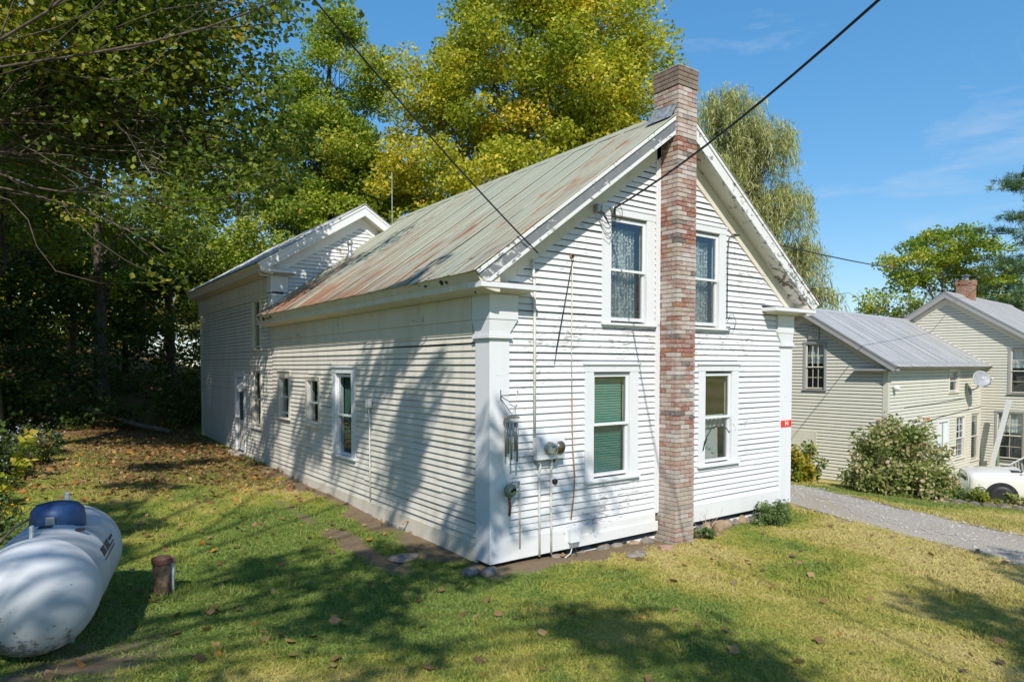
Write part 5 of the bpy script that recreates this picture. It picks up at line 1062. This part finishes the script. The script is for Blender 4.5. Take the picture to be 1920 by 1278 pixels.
# undergrowth of the bank: one mass
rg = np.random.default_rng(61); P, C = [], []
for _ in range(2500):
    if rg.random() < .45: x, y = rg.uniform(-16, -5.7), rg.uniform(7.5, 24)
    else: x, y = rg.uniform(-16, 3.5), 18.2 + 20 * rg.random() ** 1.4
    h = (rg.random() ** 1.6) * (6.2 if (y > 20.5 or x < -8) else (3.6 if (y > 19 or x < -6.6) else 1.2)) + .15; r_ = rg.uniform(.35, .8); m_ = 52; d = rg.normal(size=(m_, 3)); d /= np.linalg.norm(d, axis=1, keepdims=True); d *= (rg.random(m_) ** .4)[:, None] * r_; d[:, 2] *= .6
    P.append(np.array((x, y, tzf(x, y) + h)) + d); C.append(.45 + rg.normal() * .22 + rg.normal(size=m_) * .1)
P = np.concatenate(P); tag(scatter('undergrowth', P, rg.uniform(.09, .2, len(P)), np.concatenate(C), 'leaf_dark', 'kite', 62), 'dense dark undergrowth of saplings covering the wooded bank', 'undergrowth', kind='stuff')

def bush(name, label, loc, r3, n, size, mat, seed, cat='bush', shape='kite', stems=9, group=None, flowers=None, tint=.5, spread=.25, clump=.22, core=.25):
    rg = np.random.default_rng(seed); T = root(name, label, cat, (loc[0], loc[1], tzf(*loc)), 0, group); mb = MB(); P, C, tips = [], [], []
    nc = max(6, int(n / 55))
    for i in range(nc):
        d = rg.normal(size=3); d /= np.linalg.norm(d); d[2] = abs(d[2]); q = core + (1 - core) * rg.random() ** .6; c = d * np.array(r3) * q * rg.uniform(.85, 1.12); c[2] += .04; tips.append(c)
        if i < stems * 4: limb(mb, rg.normal(size=3) * np.array((.05, .05, 0)) * r3[0], c, .012 * max(.6, r3[2]), .004, rg, 4, 3, .12, .05)
        m_ = int(n / nc); e = rg.normal(size=(m_, 3)); e /= np.linalg.norm(e, axis=1, keepdims=True); e *= (rg.random(m_) ** .45)[:, None] * clump * rg.uniform(.7, 1.3); P.append(c + e); C.append(tint + rg.normal() * spread * .7 + rg.normal(size=m_) * spread * .6)
    mb.build('stems', M['bark'], T, True); P = np.concatenate(P); P[:, 2] = np.maximum(P[:, 2], .015)
    leaves('foliage', P, rg.uniform(.7, 1.3, len(P)) * size, np.concatenate(C), M[mat], T, shape, rg)
    if flowers:
        fm, fn, fs = flowers; tp = np.array(tips); tp = tp[np.argsort(-tp[:, 2])[:max(4, int(len(tp) * .7))]]; c = tp[rg.integers(0, len(tp), fn)] + rg.normal(size=(fn, 3)) * clump * .55; c[:, 2] += clump * .55
        leaves('blossoms', c, rg.uniform(.6, 1.3, fn) * fs, rg.random(fn), M[fm], T, 'kite', rg, .9)
    return T
bush('large_shrub', 'big loose leafy shrub in front of the cream house corner', (14.3, 1.5), (1.5, 1.3, 2.0), 13500, .105, 'leaf_pale', 71, stems=20, clump=.30, spread=.36, core=.35)
bush('small_shrub', 'arching light green shrub against the cream house gable', (14.9, 4.4), (.55, .5, 1.05), 1100, .12, 'leaf_pale', 72, clump=.2)
bush('golden_shrub', 'yellow flowering shrub beyond the right corner of the white house', (13.1, 3.9), (.6, .6, 1.0), 1800, .10, 'leaf_gold', 73, clump=.2, flowers=('petal_yellow', 260, .05))
bush('base_shrub', 'low rounded green shrub at the right foot of the white house', (5.75, -.32), (.55, .26, .34), 3400, .038, 'leaf_shrub', 74, clump=.10)
bush('weed_patch', 'small weedy patch right of the chimney foot', (3.78, -.30), (.26, .2, .14), 420, .05, 'leaf_shrub', 75, cat='weeds', clump=.07)
wd = MB(); rg = np.random.default_rng(3)
for _ in range(9): limb(wd, (0, 0, 0), (rg.normal() * .10, rg.normal() * .06, rg.uniform(.25, .5)), .006, .002, rg, 4, 4, .15)
o = wd.build('dead_weed', M['twig'], None); o.location = (4.0, -.22, tzf(4, -.2)); tag(o, 'dry dead weed stalks beside the chimney foot', 'weed')
bed = [((16.2, .55), (.55, .5, .75), 'leaf_pale', None, 'leafy plant hiding the nose of the parked car'), ((15.9, -.05), (.35, .3, .4), 'leaf_gold', None, 'bright lime plant in the flower bed before the car'), ((16.5, -.45), (.4, .35, .38), 'leaf_pale', ('petal_yellow', 40, .05), 'flowering plant in the bed beside the car wheel'), ((15.2, .5), (.3, .3, .25), 'leaf_shrub', ('petal_yellow', 50, .06), 'orange flowered plant in the bed beside the big shrub'), ((16.9, -.8), (.35, .3, .3), 'leaf_shrub', None, 'dark leafy plant at the right end of the flower bed'), ((14.6, .75), (.3, .25, .2), 'leaf_shrub', None, 'small plant at the foot of the big shrub')]
for i, (p_, r3, mt, fl2, lab) in enumerate(bed): bush('bed_plant', lab, p_, r3, 520, .085, mt, 80 + i, 'plant', flowers=fl2, clump=.14, group='plants in the flower bed')
rs = random.Random(8)
for i in range(9):
    t = i / 8; x = 14.3 + 3.0 * t; y = .45 - 1.75 * t; o = obj('bed_stone', stone_mesh('bed_stone', rs.uniform(.16, .32), rs.uniform(.12, .2), rs.uniform(.05, .10), M['wood_log'], rs)); o.location = (x + rs.uniform(-.1, .1), y, tzf(x, y) + .02)
    tag(o, ['first', 'second', 'third', 'fourth', 'fifth', 'sixth', 'seventh', 'eighth', 'ninth'][i] + ' flower bed edging stone counted from the big shrub towards the car', 'stone', 'stones edging the flower bed')
pot = root('flower_pot', 'small pale blue bucket with a flower stalk beside the car', 'bucket', (16.75, -1.15, tzf(16.75, -1.15)))
MB().lathe([(.10, 0), (.13, .24), (.14, .25), (.12, .24), (.1, .05)], (0, 0, 0), 16).build('bucket', plain('pale_blue_plastic', (.42, .50, .72), .5), pot, True); MB().tube([(0, 0, .1), (.05, 0, .4), (.12, -.04, .62)], .008).build('stalk', M['leaf_shrub'], pot); MB().lathe([(.0, .58), (.04, .6), (.02, .68), (0, .7)], (.12, -.04, 0), 8).build('bloom', plain('purple_bloom', (.22, .16, .42), .7), pot)
# flowers and brush along the left edge of the lawn
asters = [(-5.6, 8.6), (-5.2, 10.2), (-5.9, 7.2), (-4.9, 11.8), (-6.3, 9.4), (-4.6, 13.4), (-5.6, 5.6)]
al = ['nearest clump of pale asters at the left picture edge', 'clump of violet asters below the bright saplings', 'brushy weeds with asters behind the tank', 'clump of white asters at the foot of the bank', 'tall weed clump with asters deep at the left edge', 'farthest clump of asters beside the fallen log', 'leafy weed clump by the goldenrod']
for i, p_ in enumerate(asters): bush('aster_clump', al[i], p_, (.75, .7, .72), 1500, .075, 'leaf_dark' if i != 2 else 'leaf_olive', 90 + i, 'wildflowers', flowers=('petal_aster', 130 if i != 6 else 20, .045), clump=.2, tint=.6, group='wild asters along the bank')
bush('goldenrod', 'yellow goldenrod leaning at the left edge behind the tank', (-5.05, 4.3), (.35, .3, .55), 420, .07, 'leaf_shrub', 99, 'wildflowers', flowers=('petal_yellow', 420, .03), clump=.12)
bush('sapling', 'bright green broad leaved sapling at the left edge', (-5.3, 6.8), (.4, .4, 1.25), 130, .17, 'leaf_mid', 98, 'sapling', tint=.75, clump=.25)
bush('sapling', 'broad leaved seedling among the asters', (-4.75, 9.6), (.3, .3, .95), 60, .17, 'leaf_mid', 97, 'sapling', tint=.7, clump=.2)

# fallen leaves and grass blades
rg = np.random.default_rng(70); x = rg.uniform(-8, 8, 60000); y = rg.uniform(-6, 19, 60000); so2, li2, dr2 = masks(x, y); u = rg.random(60000)
ok = (u < np.clip(li2 - .1, 0, 1) ** 1.7 * .6 + .028) & ~((x > -.05) & (x < 6.7) & (y > -.02) & (y < 17)) & ~((y < .2) & (rg.random(60000) > .55) & (x > -1)) & ~((x > interp_edge(drive_in, y)))
x, y = x[ok], y[ok]; P = np.stack([x, y, tz(x, y) + .022 + .02 * rg.random(len(x))], -1); tt = rg.random(len(x)) ** 1.1
tag(scatter('fallen_leaves', P, rg.uniform(.045, .12, len(x)), tt, 'leaf_fallen', 'maple', 71, up=1.5), 'fallen maple leaves scattered over the lawn and along the wall', 'leaves', kind='stuff')

def grass_mat():
    t = NT('grass_blade'); p, g = lawn_colours(t); v = t.attr('var'); g = t.mix(v, g, t.mix(.5, g, (.42, .36, .14), 'MIX')); g = t.mix(t.math('MULTIPLY', t.math('SUBTRACT', .3, v), .6), g, (.06, .09, .02))
    b = t.n('ShaderNodeBsdfPrincipled'); t.l(g, b.inputs['Base Color']); b.inputs['Roughness'].default_value = .6; b.inputs['Specular IOR Level'].default_value = .25
    tl = t.n('ShaderNodeBsdfTranslucent'); t.l(g, tl.inputs['Color']); ms = t.n('ShaderNodeMixShader'); ms.inputs[0].default_value = .3
    t.l(b.outputs[0], ms.inputs[1]); t.l(tl.outputs[0], ms.inputs[2]); t.l(ms.outputs[0], t.out.inputs['Surface']); return t.m
rg = np.random.default_rng(81); NBL = 2600000
rad = 2.6 + 21 * rg.random(NBL) ** 1.35; an = rg.uniform(R(-58), R(52), NBL) ; az = .62752 + an
x = -4.77 + rad * np.sin(az); y = -7.04 + rad * np.cos(az); so2, li2, dr2 = masks(x, y); brk = vnoise(x, y, 7, 12) * .5
keep = (so2 + brk * .7 < .62 + .25 * rg.random(NBL)) & (rg.random(NBL) > li2 * .75) & (rg.random(NBL) < .42)
keep &= ~((x > -.03) & (x < 6.66) & (y > -.03) & (y < 17)); keep &= ~((x > interp_edge(drive_in, y) - .02) & (x < interp_edge(drive_out, y) + .02)); keep &= ~(x > 17)
x, y, dr2, rad = x[keep], y[keep], dr2[keep], rad[keep]; N = len(x); zz = tz(x, y)
hgt = rg.uniform(.010, .030, N) * (1 + .5 * vnoise(x, y, 1.7, 15)); hgt *= 1 + 1.3 * (vnoise(x, y, 4.3, 21) > .78) * (rg.random(N) < .6); wd_ = rg.uniform(.0035, .0065, N) * (1 + rad * .09); a = rg.uniform(0, 6.283, N); ln = rg.normal(size=(N, 2)) * .034
base = np.stack([x, y, zz - .004], -1); sd = np.stack([np.cos(a) * wd_, np.sin(a) * wd_, np.zeros(N)], -1); tip = base + np.stack([ln[:, 0], ln[:, 1], hgt], -1)
co = np.stack([base - sd, base + sd, tip], 1).reshape(-1, 3)
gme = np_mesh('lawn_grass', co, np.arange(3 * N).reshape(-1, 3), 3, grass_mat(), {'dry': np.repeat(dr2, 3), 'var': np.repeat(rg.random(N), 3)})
tag(obj('lawn_grass', gme), 'short mown grass, green in some patches and dry straw coloured in others', 'grass', kind='stuff')
